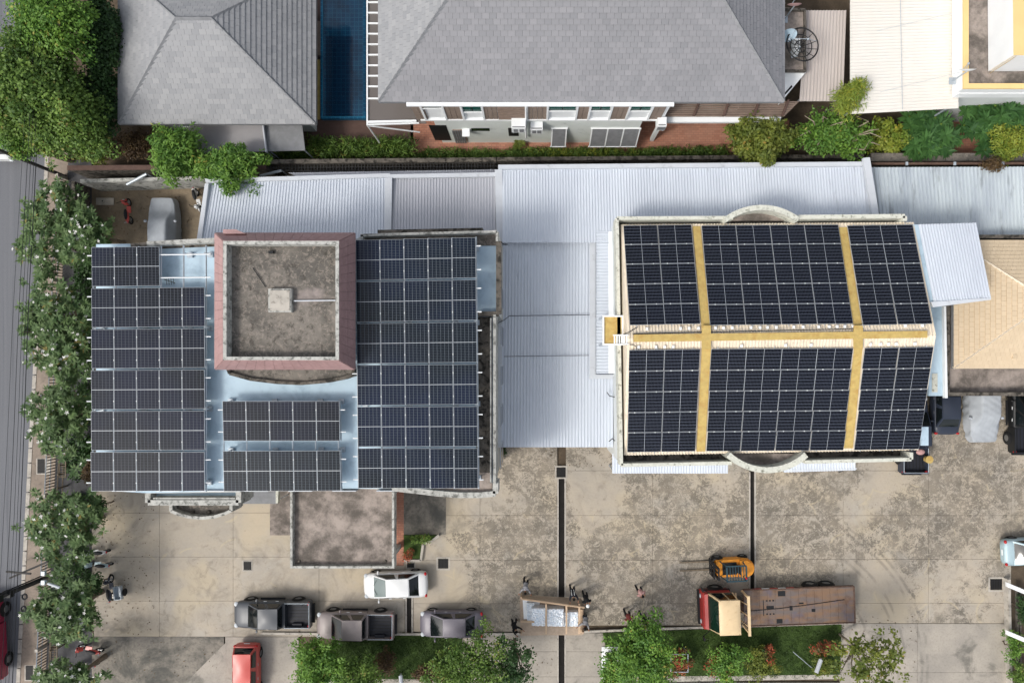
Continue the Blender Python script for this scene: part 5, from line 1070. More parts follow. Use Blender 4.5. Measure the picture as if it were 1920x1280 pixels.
for i in range(6): b = mb('teal'); x = -.5+i*.18; b.box(x-.022,-.47,2.09,x+.022,.47,2.13); b.build('guard_bar', gr, local=True)
m = mb('black')
for s in (-1,1): m.box(1.08,s*.34-.06,.1,1.22,s*.34+.06,2.15)
m.box(1.1,-.4,2.05,1.2,.4,2.13); m.box(1.1,-.4,.9,1.2,.4,.98); m.tube([(1.14,0,.1),(1.14,0,1.9)], .05, 8); m.build('mast', t, local=True)
m = mb('black'); m.box(1.24,-.55,.15,1.3,.55,.25); m.box(1.24,-.55,.65,1.3,.55,.75)
for y in (-.5,-.2,.2,.5): m.box(1.24,y-.02,.25,1.3,y+.02,1.4)
m.box(1.24,-.55,1.36,1.3,.55,1.42); m.build('carriage', t, local=True)
for s in (-1,1): b = mb('bark'); b.hexa([(1.3,s*.28-.06,.08),(3.3,s*.28-.05,.08),(3.3,s*.28+.05,.08),(1.3,s*.28+.06,.08)], [(1.3,s*.28-.06,.14),(3.3,s*.28-.05,.10),(3.3,s*.28+.05,.10),(1.3,s*.28+.06,.14)]); b.build('fork', t, local=True)
for x, r in ((.8,.33),(-.95,.27)):
    for s in (-1,1): wheel(t, x, s*.56, r, .24)
b = mb('tail'); b.cbox((-.6,.3,2.2),(.1,.1,.1)); b.build('beacon', t, local=True)

# ---- motorbikes
def motorbike(label, loc, rz, m, seat='black'):
    t = thing('motorbike', label, 'motorbike', loc, rz, None)
    for x in (.62,-.6): b = mb('tyre'); b.disc_y((x,0,.28), .28, .09, rin=.2); w = b.build('wheel', t, smooth=True, local=True); b = mb('rim'); b.disc_y((x,0,.28), .2, .03, rin=.16, n=12); b.cbox((x,0,.28),(.36,.02,.03)); b.cbox((x,0,.28),(.03,.02,.36)); b.build('rim', w, local=True)
    b = mb(m); b.grid(lambda u, v: (.62-.25*u, (.19-.05*u)*(2*v-1), .95-.42*u+.04*math.sin(PI*v)), 6, 6); b.ball((.52,0,.86), (.14,.17,.16)); b.build('front_fairing', t, smooth=True, local=True)
    b = mb(m); b.ball((-.42,0,.66), (.42,.15,.14)); b.ball((.62,0,.55), (.2,.07,.08)); b.box(-.1,-.13,.3,.35,.13,.36); b.build('body', t, smooth=True, local=True)
    b = mb(seat); b.ball((-.3,0,.8), (.38,.13,.07)); b.build('seat', t, smooth=True, local=True)
    b = mb('black'); b.tube([(.48,-.33,1.0),(.52,-.1,1.0),(.52,.1,1.0),(.48,.33,1.0)], .022, 6); b.build('handlebar', t, local=True); b = mb('black')
    for s in (-1,1): b.tube([(.5,s*.22,1.0),(.42,s*.28,1.16)], .01, 4); b.ball((.41,s*.29,1.18), (.02,.06,.04))
    b.build('mirror', t, local=True); b = mb('steel'); b.tube([(-.78,0,.8),(-.88,.12,.84),(-.88,-.12,.84),(-.78,0,.8)], .015, 4); b.build('grab_rail', t, local=True); b = mb('steel'); b.tube([(.62,.06,.28),(.5,.06,.95)], .025, 5); b.tube([(.62,-.06,.28),(.5,-.06,.95)], .025, 5); b.build('fork', t, local=True)
    b = mb('headl'); b.ball((.66,0,.86), (.05,.09,.07)); b.build('headlight', t, smooth=True, local=True); b = mb('tail'); b.ball((-.84,0,.68), (.04,.08,.05)); b.build('tail_light', t, smooth=True, local=True)
    return t
for px, py, rz, m, lab in ((241,396,PI/2+.1,'p_red','black and red motorbike standing alone left of the smooth covered car'), (371,376,-PI/2+.25,'p_white','white and black motorbike against the edge of the ribbed roof'),
    (181,1034,PI+.05,'p_white','white motorbike under the frangipani trees, topmost of the row'), (186,1057,PI-.05,'p_blue','blue and black motorbike just below the white one'),
    (169,1216,PI-.2,'p_red','red motorbike under the frangipani branches near the bottom left'), (160,1247,PI+.1,'p_silver','silver motorbike with red trim, lowest of the row')):
    motorbike(lab, P(px,py,.4)*1.0-Vector((0,0,.4)), rz, m)
t = motorbike('blue motorbike with steel sidecar tray parked beside the third frangipani', P(208,1102,.4)-Vector((0,0,.4)), PI/2+.1, 'p_navy')
b = mb('steel'); b.ring([(-.8,-.25),(.1,-.25),(.1,-.75),(-.8,-.75)], .04, .35, .6); b.box(-.8,-.75,.33,.1,-.25,.36); sc = b.build('sidecar', t, local=True)
b = mb('tyre'); b.disc_y((-.4,-.82,.25), .25, .08); b.build('wheel', sc, smooth=True, local=True)
# grey utility items on the lot floor
t = thing('concrete_cover', 'grey rectangular inspection cover on the lot floor left of the red motorbike', 'inspection cover', P(198,378,0)); b = mb('kerb'); b.ppx([(180,371),(213,371),(213,384),(180,384)], 0, .06); b.build('slab', t); b = mb('grate'); b.ball(P(192,377,.07), (.05,.05,.03)); b.build('lift_ring', t)

# ================================================================== CRATE WITH WRAPPED MACHINE
t = thing('timber_crate', 'large open timber and plywood crate with sides lying open in the yard', 'crate', P(1035,1150,0))
def bx(b, px, z0, z1, m): b.ppx(px, z0, z1, m)
b = mb('ply'); bx(b, [(975,1120),(1093,1128),(1093,1190),(976,1190)], .0, .14, 'ply'); b.build('pallet_floor', t)
b = mb('ply'); a = [P(976,1114,.12), P(1090,1121,.12)]; c = [P(978,1122,1.1), P(1096,1138,1.25)]; o = Vector((0,.05,0)); b.hexa([a[0],a[1],a[1]-o,a[0]-o], [c[0],c[1],c[1]-o,c[0]-o]); b.build('north_panel', t)
b = mb('wood'); b.tube([c[0]+Vector((0,0,.02)), c[1]+Vector((0,0,.02))], .06, 4); b.build('top_rail', t)
b = mb('ply'); bx(b, [(976,1165),(1094,1162),(1094,1188),(976,1191)], .3, .33, 'ply'); b.build('south_panel', t); b = mb('wood'); bx(b, [(976,1163),(1002,1164),(1002,1167),(976,1167)], .9, 1.0, 'wood'); b.build('floor_rail', t)
for x in (1024,1062,1086): b = mb('wood'); q0, q1 = P(x,1132,1.2), P(x,1188,.9); b.hexa([q0+Vector((-.06,0,-.08)),q1+Vector((-.06,0,-.08)),q1+Vector((.06,0,-.08)),q0+Vector((.06,0,-.08))],[q0+Vector((-.06,0,0)),q1+Vector((-.06,0,0)),q1+Vector((.06,0,0)),q0+Vector((.06,0,0))]); b.build('cross_beam', t)
for px in ((977,1120),(977,1188),(1093,1138),(1093,1186)): b = mb('wood'); p = P(*px,1.1); b.box(p.x-.05,p.y-.05,.1,p.x+.05,p.y+.05,1.1); b.build('corner_post', t)
b = mb('white'); bx(b, [(980,1124),(1012,1126),(1012,1160),(982,1160)], .16, .2, 'white'); b.build('foam_sheet', t)
b = mb('wood'); bx(b, [(1086,1142),(1094,1142),(1094,1186),(1086,1186)], .5, .56, 'wood'); b.build('end_board', t)
t = thing('wrapped_machine', 'machine wrapped in shiny silver foil lying inside the timber crate', 'wrapped machine', P(1040,1157,0))
def foilbox(x0, x1, y0, y1, z0, z1, nm):
    A = P(x0,y0,z1); B = P(x1,y1,z1); xa, xb = sorted((A.x,B.x)); ya, yb = sorted((A.y,B.y)); rs = np.random.RandomState(int(x0)); N = rs.rand(30,30)
    def f(u, v):
        cu, cv = 2*u-1, 2*v-1; m = max(abs(cu), abs(cv)); q = min(1., m/.7); k = 0 if m < .7 else (m-.7)/.3
        sx = cu/(m or 1)*q if m > 0 else 0; sy = cv/(m or 1)*q if m > 0 else 0; j = (N[int(u*28),int(v*28)]-.5)
        return ((xa+xb)/2+(xb-xa)/2*sx*(1+.03*j), (ya+yb)/2+(yb-ya)/2*sy*(1+.05*j), z1-(z1-z0)*k+.07*j*(1-k))
    b = mb('foil'); b.grid(f, 28, 28); b.build(nm, t, smooth=True, ang=22)
foilbox(997, 1026, 1140, 1173, .16, .95, 'foil_wrap'); foilbox(1024, 1057, 1141, 1174, .16, .9, 'foil_wrap'); foilbox(1055, 1084, 1147, 1174, .16, .7, 'foil_wrap'); foilbox(988, 1002, 1130, 1166, .2, .5, 'loose_film')

# ================================================================== PEOPLE
def skin_tube(name, parent, chains, mat):    # continuous rounded body from tapering chains sharing joints
    b = mb(mat)
    for pts, rs in chains:
        P_ = [Vector(p) for p in pts]; fine = []; fr = []
        for i in range(len(P_)-1):
            for k in range(4): q = k/4; fine.append(P_[i].lerp(P_[i+1], q)); e = q*q*(3-2*q); fr.append(rs[i]*(1-e)+rs[i+1]*e)
        fine.append(P_[-1]); fr.append(rs[-1]); d0 = (fine[0]-fine[1]).normalized(); d1 = (fine[-1]-fine[-2]).normalized()
        fine = [fine[0]+d0*fr[0]*.8]+fine+[fine[-1]+d1*fr[-1]*.8]; fr = [fr[0]*.35]+fr+[fr[-1]*.35]; b.tube(fine, fr, 8)
    o = b.build(name, parent, smooth=True, local=True, ang=80)
    m = o.modifiers.new('merge', 'REMESH'); m.mode = 'VOXEL'; m.voxel_size = .018 if name == 'body' else .025; m.use_smooth_shade = True
    return o
def person(label, px, py, head, lean=0., arms='down', step=.1, top='grey_shirt', legs='black_cloth', hat=None, stripes=False):
    t = thing('person', label, 'person', P(px,py,0), head)
    # +x is the way the person faces; lean bends the trunk forward
    hip = Vector((0,0,.92)); up = Vector((math.sin(lean),0,math.cos(lean))); fw = Vector((math.cos(lean),0,-math.sin(lean)))
    chest = hip+up*.38; neck = hip+up*.56; headc = hip+up*.70+fw*.05; Y = Vector((0,1,0))
    C_ = []
    C_.append(([hip, hip+up*.18, chest, neck-up*.03], [.135,.12,.15,.06])); C_.append(([neck-up*.08, headc-up*.03], [.055,.05]))
    ch_l = []; sh_l = []; arm_s = []
    for s in (-1,1):
        hp = hip+Y*s*.09; kn = Vector((step*s*.8+.04, s*.11, .49)); an = Vector((step*s*1.2-.02, s*.12, .09)); toe = an+Vector((.16,s*.02,-.05))
        C_.append(([hp, kn, an], [.095,.06,.042])); C_.append(([an, toe], [.045,.035])); ch_l.append(([hip+Vector((0,0,.05)), hp, kn, an+Vector((0,0,.04))], [.14,.115,.08,.065])); sh_l.append(([an+Vector((-.03,0,-.035)), toe], [.055,.045]))
        sh = neck-up*.07+Y*s*.18
        if arms == 'down': el = sh+Vector((-.04,s*.05,-.27)); wr = el+Vector((.08,0,-.24)); hd = Vector((.05,0,-1))
        elif arms == 'reach': el = sh+Vector((.24,s*.08,-.12)); wr = el+Vector((.24,s*.02,-.10)); hd = Vector((.9,0,-.3))
        elif arms == 'wide': el = sh+Vector((.2,s*.12,-.16)); wr = el+Vector((.22,s*.10,-.16)); hd = Vector((.8,s*.2,-.5))
        else: el = sh+Vector((.02,s*.1,-.26)); wr = el+Vector((.2,-s*.1,-.02)); hd = Vector((.8,-s*.5,0))
        hd = hd.normalized(); C_.append(([neck-up*.08, sh, el, wr], [.07,.06,.042,.03])); palm = wr+hd*.08; C_.append(([wr, palm], [.03,.036]))
        side = hd.cross(Vector((0,0,1))) if abs(hd.z) < .8 else Vector((1,0,0)); side.normalize(); dn = Vector((0,0,-1)) if abs(hd.z) < .8 else Vector((.4,0,0))
        for k, ln in enumerate((.062,.075,.07,.055)): r0 = palm+side*(.03-.02*k); C_.append(([r0, r0+hd*ln*.6, r0+hd*ln+dn*.02], [.011,.010,.009]))
        C_.append(([wr+hd*.03, wr+hd*.05+side*.045, wr+hd*.09+side*.06+dn*.01], [.014,.012,.010]))
        arm_s.append(([neck-up*.1, sh, el, el.lerp(wr,.6)], [.09,.078,.06,.048]))
    hc = headc+up*.06; C_.append(([hc-up*.05+fw*.0, hc+up*.05], [.085,.092])); C_.append(([hc+fw*.07-up*.01, hc+fw*.115-up*.02], [.03,.014])); C_.append(([hc-up*.07+fw*.03, hc-up*.06+fw*.07], [.05,.03]))
    for s in (-1,1): C_.append(([hc+Y*s*.085-up*.01, hc+Y*s*.10+up*.02], [.018,.02]))
    skin_tube('body', t, C_, 'skin')
    b = mb('hair')
    for s in (-1,1): b.ball(hc+fw*.088+Y*s*.035+up*.012, (.012,.014,.010), nu=6, nv=4)
    b.ball(hc+fw*.086-up*.055, (.01,.024,.006), nu=6, nv=4); b.build('face_features', t, local=True)
    skin_tube('shirt', t, [([hip+up*.02, hip+up*.2, chest, neck-up*.05], [.17,.165,.20,.10])]+arm_s, top); skin_tube('trousers', t, ch_l, legs); skin_tube('shoes', t, sh_l, 'black')
    if hat: b = mb(hat); b.ball(hc+up*.06, (.13,.13,.11)); b.build('helmet', t, smooth=True, local=True)
    else: b = mb('hair'); b.ball(hc+up*.045-fw*.02, (.105,.10,.09)); b.build('hair', t, smooth=True, local=True)
    if stripes:
        b = mb('reflect')
        for s in (-1,1): q = [hip+up*.1-fw*.165+Y*s*.08, chest-fw*.19+Y*s*.09, neck-fw*.1+Y*s*.09]; b.tube(q, .02, 5)
        b.build('reflective_stripes', t, local=True)
    return t
S_ = -PI/2
person('person in grey shirt bending over the left end of the timber crate with spread arms', 986, 1085, S_-.05, .6, 'wide', .08, 'grey_shirt', 'black_cloth')
person('person in dark vest with white stripes reaching onto the top of the crate', 1072, 1098, S_+.15, .45, 'reach', .08, 'navy_cloth', 'black_cloth', stripes=True)
person('person in black clothes and white helmet at the upper right corner of the crate', 1096, 1109, S_+.25, .45, 'front', .08, 'black_cloth', 'black_cloth', 'white')
person('person in grey shirt crouched against the right end of the crate', 1096, 1149, S_-.25, .55, 'wide', .08, 'grey_shirt', 'jeans')
person('person in black clothes working at the lower left corner of the crate', 964, 1160, S_+.7, .35, 'reach', .07, 'black_cloth', 'black_cloth')
person('person in pinkish top and brown trousers walking alone, farthest from the crate', 1196, 1099, S_+.55, .12, 'front', .12, 'pinkish', 'black_cloth')
person('person in checked maroon top, left one of the pair walking by the tree', 1174, 1144, S_+.45, .1, 'front', .13, 'maroon', 'black_cloth')
person('person in dark jacket, right one of the pair walking by the tree', 1203, 1148, S_+.4, .1, 'front', .13, 'black_cloth', 'jeans')

# ================================================================== SMALL FIXTURES
def dish(label, p, r, tilt, rz, m, ground, mesh=False, grp=None):
    t = thing('satellite_dish', label, 'satellite dish', (p[0],p[1],ground), rz, grp); c = Vector((0,0,p[2]-ground)); ct, st = math.cos(tilt), math.sin(tilt)
    def pt(rr, a, d): x, y, z = rr*math.cos(a), rr*math.sin(a), d; return (c.x+x*ct+z*st, c.y+y, c.z-x*st+z*ct)
    if mesh:
        b = mb(m)
        for k in range(12): a = k*PI/6; b.tube([pt(r*q, a, r*.28*q*q) for q in (.08,.4,.7,1)], .022, 4)
        b.build('rib', t, local=True); b = mb(m)
        for q in (.35,.68,1.): b.tube([pt(r*q, k*PI/12, r*.28*q*q) for k in range(25)], .028 if q < 1 else .045, 4, cap=False)
        b.build('rim', t, local=True)
    else:
        b = mb(m); b.grid(lambda u, v: pt(r*max(v,.01), 2*PI*u, r*.25*v*v), 24, 6); b.build('reflector', t, smooth=True, local=True)
    b = mb('steel'); f = pt(0,0,r*.9); b.tube([pt(r*.95,0,r*.25), f], .018, 5); b.tube([pt(r*.95,PI*.8,r*.25), f], .018, 5); b.ball(f, (.07,.07,.07)); b.build('feed_arm', t, smooth=True, local=True)
    b = mb('steel'); b.tube([(0,0,0), tuple(c)], .04, 6); b.cbox((0,0,.03),(.4,.4,.05)); b.build('mast', t, local=True); return t
dish('large black mesh satellite dish overhanging the taupe sheet roof', P(1500,88,6.2), 1.0, .15, .3, 'black', 5.2, True)
dish('pale round satellite dish on the mossy annex roof', P(1478,64,6.6), .48, 1.15, -PI/2, 'bluedeck', 5.2)
dish('salmon coloured satellite dish at the top of the annex roof', P(1489,12,6.8), .42, 1.25, PI/2, 'pink', 5.2)
dish('white satellite dish on the parapet of the yellow edged building', P(1813,134,7.6), .46, 1.2, PI/2, 'white', 6.2)
t = thing('air_conditioner', 'white air conditioner unit under the mesh satellite dish', 'air conditioner', P(1494,84,5.2), 0); b = mb('white'); b.ppx([(1490,72),(1500,72),(1500,97),(1490,97)], 5.25, 5.85); b.build('casing', t); b = mb('ridge'); b.ppx([(1492,76),(1498,76),(1498,84),(1492,84)], 5.852, 5.87); b.build('fan_grille', t)
# road side railing: rails, pickets and posts
def railing(pts, hgt, lab, name='railing', step=.2, mid=None):
    t = thing(name, lab, 'fence', P(pts[0][0],pts[0][1],0)); p = [P(x,y,0) for x, y in pts]; me = None
    for a, c in zip(p[:-1], p[1:]):
        for z in (hgt, .45): b = mb('steel'); b.tube([a+Vector((0,0,z)), c+Vector((0,0,z))], .035, 4); b.build('rail', t)
    n = 0
    for a, c in zip(p[:-1], p[1:]):
        L = (c-a).length; k = int(L/step)
        for i in range(k):
            q = a.lerp(c, i/k)
            if n < 290:
                if me is None: bb = mb('bark2'); bb.box(-.03,-.03,0,.03,.03,hgt-.03); me = bb.mesh('picket')
                o = bpy.data.objects.new('picket', me); COL.objects.link(o); o.parent = t; o.location = q-Vector(t.location); n += 1
    for i in range(0, 12):
        u = i/11; d = u*(len(p)-1); k = min(len(p)-2, int(d)); q = p[k].lerp(p[k+1], d-k); b = mb('kerb'); b.box(q.x-.1,q.y-.1,0,q.x+.1,q.y+.1,hgt+.1); b.build('post', t)
    return t
railing([(fx(y)-1,y) for y in (335,480,650,790,860,1000,1150,1310)], .9, 'long railing with timber pickets between pavement and frangipani trees')
def lowrail(y0, y1, lab):
    t = thing('inner_rail', lab, 'railing', P(fx(y0)+22,y0,0)); a, c = P(fx(y0)+24,y0,0), P(fx(y1)+24,y1,0)
    for z in (.5,1.0): b = mb('bark'); b.tube([a+Vector((0,0,z)),c+Vector((0,0,z))], .04, 4); b.build('rail', t)
    for i in range(6): q = a.lerp(c,i/5); b = mb('bark'); b.box(q.x-.04,q.y-.04,0,q.x+.04,q.y+.04,1.05); b.build('post', t)
lowrail(835, 960, 'inner timber rail beside the dark planting bed, upper stretch'); lowrail(1180, 1320, 'inner timber rail beside the dark planting bed, bottom left')
for y in (393,873,1215):
    t = thing('gate_grille', 'dark iron grille panel with rungs behind the railing, '+{393:'next to the small parking lot',873:'level with the pavement gully',1215:'near the bottom left motorbikes'}[y], 'grille', P(fx(y)+10,y,0)); x0 = fx(y)+6
    b = mb('bark'); b.ring([tuple(P(x,yy,.9)[:2]) for x, yy in ((x0,y-22),(x0+13,y-22),(x0+13,y+22),(x0,y+22))], .05, .85, .9); b.build('frame', t)
    for i in range(9): b = mb('bark'); yy = y-18+i*4.5; b.ppx([(x0+1,yy),(x0+12,yy),(x0+12,yy+1),(x0+1,yy+1)], .86, .89); b.build('rung', t)
    for sx in (0,13): b = mb('bark'); p = P(x0+sx,y,.8); b.box(p.x-.04,p.y-.04,0,p.x+.04,p.y+.04,.85); b.build('leg', t)
# utility poles and cables
def pole(label, px, py, h, r=.13):
    t = thing('utility_pole', label, 'utility pole', P(px,py,0)); p = P(px,py,0); b = mb('pole'); b.tube([p, p+Vector((0,0,h))], [r,r*.7], 8); b.build('pole', t, smooth=True); return t, p
t, p = pole('tall concrete utility pole with cross arms beside the kerb, lower left', 106, 1073, 9.5)
b = mb('cable')
for k in range(4): b.tube([p+Vector((.1,-.1+k*.12,1.5)), p+Vector((-.12+k*.05,-.12+k*.12,5.0)), p+Vector((-.3,-.2+k*.14,9.0))], .045, 5)
b.build('cable_bundle', t)
for (x0,y0),(x1,y1),z in (((12,1071),(58,1075),6.2),((18,1083),(90,1052),4.9)): b = mb('pole'); b.tube([P(x0,y0,z), P(x1,y1,z)], .065, 5); b.build('cross_arm', t)
for z in (4.3,5.2): b = mb('black'); b.cbox(p+Vector((0,0,z)), (.5,.4,.35)); b.build('cable_box', t)
t2 = thing('cable_loop', 'coiled spare cable loops hanging near the kerb below the pole', 'cable loop', P(44,1128,4.6)); b = mb('cable')
for cx_, cy_ in ((46,1118),(44,1141)): b.tube([P(cx_+4.2*math.cos(k*PI/8),cy_+5*math.sin(k*PI/8),5.0) for k in range(17)], .05, 5)
b.build('coil', t2)
t, p = pole('leaning looking concrete utility pole below the big trees, upper left', 122, 331, 9.5)
b = mb('pole'); b.tube([p+Vector((-.9,.2,8.0)), p+Vector((.9,-.2,8.0))], .06, 5); b.build('cross_arm', t)
t = thing('street_lamp', 'small grey street lamp head with two boxes beside the pole', 'street lamp', P(98,1085,0)); b = mb('steel'); b.tube([P(98,1085,0),P(86,1089,4.6)], .05, 6); b.build('pole', t); b = mb('trim'); b.tube([P(90,1093,4.6),P(112,1101,4.6)], .08, 8); b.build('lamp_head', t)
for y in (1074,1091): b = mb('steel'); b.cbox(P(82,y,4.6), (.22,.26,.2)); b.build('junction_box', t)
t = thing('street_lamp', 'white lamp head above the railing level with the pavement gully', 'street lamp', P(112,833,0)); b = mb('trim'); b.tube([P(100,835,4.2),P(122,835,4.2)], [.09,.13], 8); b.build('lamp_head', t); b = mb('steel'); b.tube([P(112,833,0),P(106,835,4.15)], .04, 6); b.build('pole', t)
CL = ['thick black cable bundle nearest the kerb side over the road','overhead cable just left of the thick bundle over the road','overhead cable along the middle of the cable group over the road','heavy low cable directly above the kerb line','thin overhead cable left of the middle of the road strip','outermost thin overhead cable at the left edge of the photo','cable hanging lowest, above the pavement edge']
for k, (x0, x1, z, r) in enumerate(((60,24,7.6,.013),(66,30,7.6,.013),(54,16,7.9,.016),(70,36,5.5,.026),(44,4,7.8,.011))):
    pts = [P(x0+(x1-x0)*(i/14*2.2-.6)+(i % 7-3)**2*-.25, -200+i*120, z-.25*math.sin(PI*(i % 7)/7)) for i in range(16)]; b = mb('cable'); b.tube(pts, r, 4)
    o = b.build('overhead_cable', loc=pts[5]); tag(o, CL[k], 'cable', 'overhead cables along the road')
# lawn fixtures
for px, py, dx, dy, lab in ((1540,1232,14,-34,'white lamp post leaning among the lawn shrubs near the sparse tree'), (752,1262,-4,30,'short pale post rising from the lawn between the lower trees')):
    t = thing('lamp_post', lab, 'lamp post', P(px,py,0)); b = mb('trim'); b.tube([P(px,py,.1), P(px-1,py+4,2.6)], .06, 8); b.build('post', t); b = mb('trim'); b.tube([P(px-1,py+4,2.6), P(px-1-dx*.6,py+4+abs(dy)*.7,2.9)], .13, 8); b.build('lamp_head', t)
t = thing('plant_frame', 'square steel tree support frame around the red shrub on the lawn', 'frame', P(1270,1237,0))
for x, y in ((1259,1226),(1289,1226),(1289,1259),(1259,1259)): p = P(x,y,1.2); b = mb('steel'); b.tube([(p.x,p.y,.05),(p.x,p.y,1.22)], .03, 5); b.build('leg', t)
q = [P(x,y,1.22) for x, y in ((1258,1226),(1290,1226),(1290,1259),(1258,1259))]
for k in range(4): b = mb('steel'); b.tube([q[k], q[(k+1) % 4]], .035, 5); b.build('bar', t)
t = thing('garden_stake', 'thin grey stake lying across the lawn right of the round red shrub', 'stake', P(1507,1237,0)); b = mb('steel'); b.tube([P(1487,1221,.3),P(1528,1256,.12)], .03, 5); b.build('rod', t)
# right boundary wall with struts
t = thing('boundary_wall', 'white topped wall with slanted beams along the right edge of the yard', 'wall', P(1905,1180,0)); b = mb(); b.ppx([(1890,1086),(1895,1086),(1899,1290),(1896,1290)], 0, .5, 'kerb'); b.build('wall_body', t)
for y in (1096,1186): b = mb('white'); b.ppx([(1889,y-4),(1925,y+11),(1925,y+19),(1889,y+4)], 2.4, 2.6); b.build('beam', t)
for x in (1907,1912): b = mb('moss'); b.ppx([(x,1100),(x+2.5,1100),(x+4,1260),(x+1.5,1260)], .4, .6); b.build('rail', t)
# barrel and odds beside the bed of the hidden pickup
t = thing('yellow_bucket', 'yellow tub perched at the corner of the solar gable roof parapet', 'tub', P(1722,856,0)); b = mb('yellow'); b.tube([P(1721,856,0)+Vector((0,0,1.0)),P(1721,856,0)+Vector((0,0,1.4))], [.2,.26], 12); b.build('tub', t); b = mb('pinkish'); b.ball(P(1726,847,1.6), (.3,.2,.12)); b.build('cloth', t)
b = mb('steel'); p = P(1721,856,0); b.tube([p,(p.x,p.y,1.0)], .05, 6); b.build('stand', t)
# ================================================================== VEGETATION
def leaf_mesh(name, pts, dirs, nrm, ln, wd, mat, tint):
    n = len(pts); side = np.cross(nrm, dirs); side /= (np.linalg.norm(side, axis=1, keepdims=True)+1e-9); L = ln[:,None]; Wd = wd[:,None]
    v = np.stack([pts, pts+dirs*L*.45+side*Wd*.5+nrm*L*.06, pts+dirs*L-nrm*L*.08, pts+dirs*L*.45-side*Wd*.5+nrm*L*.06], 1).reshape(-1,3).astype(np.float32)
    me = bpy.data.meshes.new(name); me.vertices.add(4*n); me.vertices.foreach_set('co', v.ravel()); me.loops.add(4*n); me.loops.foreach_set('vertex_index', np.arange(4*n, dtype=np.int32))
    me.polygons.add(n); me.polygons.foreach_set('loop_start', np.arange(0,4*n,4, dtype=np.int32)); me.materials.append(MAT[mat])
    a = me.attributes.new('tint', 'FLOAT', 'FACE'); a.data.foreach_set('value', tint.astype(np.float32)); me.update(calc_edges=True); return me
def unit(a): return a/(np.linalg.norm(a, axis=1, keepdims=True)+1e-9)
def leaves(name, parent, cen, rad, per, ln, wd, mat, flat=.55, rosette=False, base=None, kind=None):
    off = np.array(parent.location) if parent is not None else np.zeros(3)
    cen = np.asarray(cen); n = len(cen)*per; c = np.repeat(cen, per, 0); r = np.repeat(np.broadcast_to(rad, (len(cen),)), per)[:,None]
    rnd = unit(RS.randn(n,3)); k = RS.rand(n,1)**.45
    if rosette:
        a = RS.rand(n)*2*np.pi; el = RS.uniform(-.15,.55,n); dirs = np.stack([np.cos(a)*np.cos(el), np.sin(a)*np.cos(el), np.sin(el)], 1); p = c+dirs*r*.12; up = np.array([0,0,1.]); nrm = unit(up-dirs*(dirs@up)[:,None]+RS.randn(n,3)*.12)
    else:
        p = c+rnd*r*k*np.array([1,1,.75]); nrm = unit(rnd*(1-flat)+np.array([0,0,1.])*flat+RS.randn(n,3)*.35); t = RS.randn(n,3)+rnd*.8; dirs = unit(t-nrm*np.sum(t*nrm,1,keepdims=True))
    ct = np.repeat(RS.rand(len(cen)), per); tint = np.clip(.62*ct+.38*RS.rand(n)+RS.randn(n)*.06, 0, 1)
    l = ln*RS.uniform(.65,1.25,n); me = leaf_mesh(name, p-off, dirs, nrm, l, l*wd/ln*RS.uniform(.8,1.2,n), mat, tint)
    o = bpy.data.objects.new(name, me); COL.objects.link(o)
    if parent is not None: o.parent = parent
    if kind: o['kind'] = kind
    return o
def crown_centres(c, rx, ry, rz, k, seed, ragged=.25, hollow=.35):
    rs = np.random.RandomState(seed); ph = rs.rand(4)*6.28; d = unit(rs.randn(k,3)); d[:,2] = np.abs(d[:,2])*1.0-.25*rs.rand(k); th = np.arctan2(d[:,1], d[:,0])
    m = 1+ragged*(.5*np.sin(3*th+ph[0])+.35*np.sin(5*th+ph[1])+.3*np.sin(8*th+ph[2])); rr = (hollow+(1-hollow)*rs.rand(k)**.5)
    rr = np.where(rs.rand(k) < .1, rr*1.22, rr)
    return np.array(c)+d*np.array([rx,ry,rz])*(rr*m)[:,None]
def tree(label, px, py, z, rpx, rpy, mat, seed, k=90, per=60, ln=.22, wd=.11, cr=.55, rz=None, ragged=.36, name='leafy_tree', cat='tree', rosette=False, bark='bark', thick=.14, group=None, flat=.55, hollow=.35, nb=9, extra=None, sub='crown'):
    # px,py: crown centre in the picture; z: height of the crown middle
    c = P(px, py, z); kk = (H-z)/F; rx, ry = rpx*kk, rpy*kk; rz = rz or min(rx, ry, z)*.75
    t = thing(name, label, cat, (c.x, c.y, 0), 0, group); cen = crown_centres(c, max(.1,rx-cr*.7), max(.1,ry-cr*.7), rz, k, seed, ragged, hollow)
    leaves(sub, t, cen, cr if rosette else cr*np.random.RandomState(seed+5).uniform(.55,1.4,len(cen)), per, ln, wd, mat, flat, rosette)
    rs = random.Random(seed); b = mb(bark); fork = Vector((c.x+rs.uniform(-.2,.2), c.y+rs.uniform(-.2,.2), max(.3, z*.45)))
    b.tube([(c.x,c.y,-.1), tuple((Vector((c.x,c.y,0))+fork)/2+Vector((rs.uniform(-.1,.1),rs.uniform(-.1,.1),0))), tuple(fork)], [thick*1.25, thick, thick*.8], 8); b.build('trunk', t, smooth=True)
    for i in range(nb):
        e = Vector(cen[rs.randrange(len(cen))]); m1 = fork.lerp(e,.45)+Vector((rs.uniform(-.3,.3),rs.uniform(-.3,.3),.25)); b = mb(bark); b.tube([fork, m1, e], [thick*.6, thick*.38, thick*.12], 6); b.build('branch', t, smooth=True)
    if extra: extra(t, cen, rs)
    return t, cen
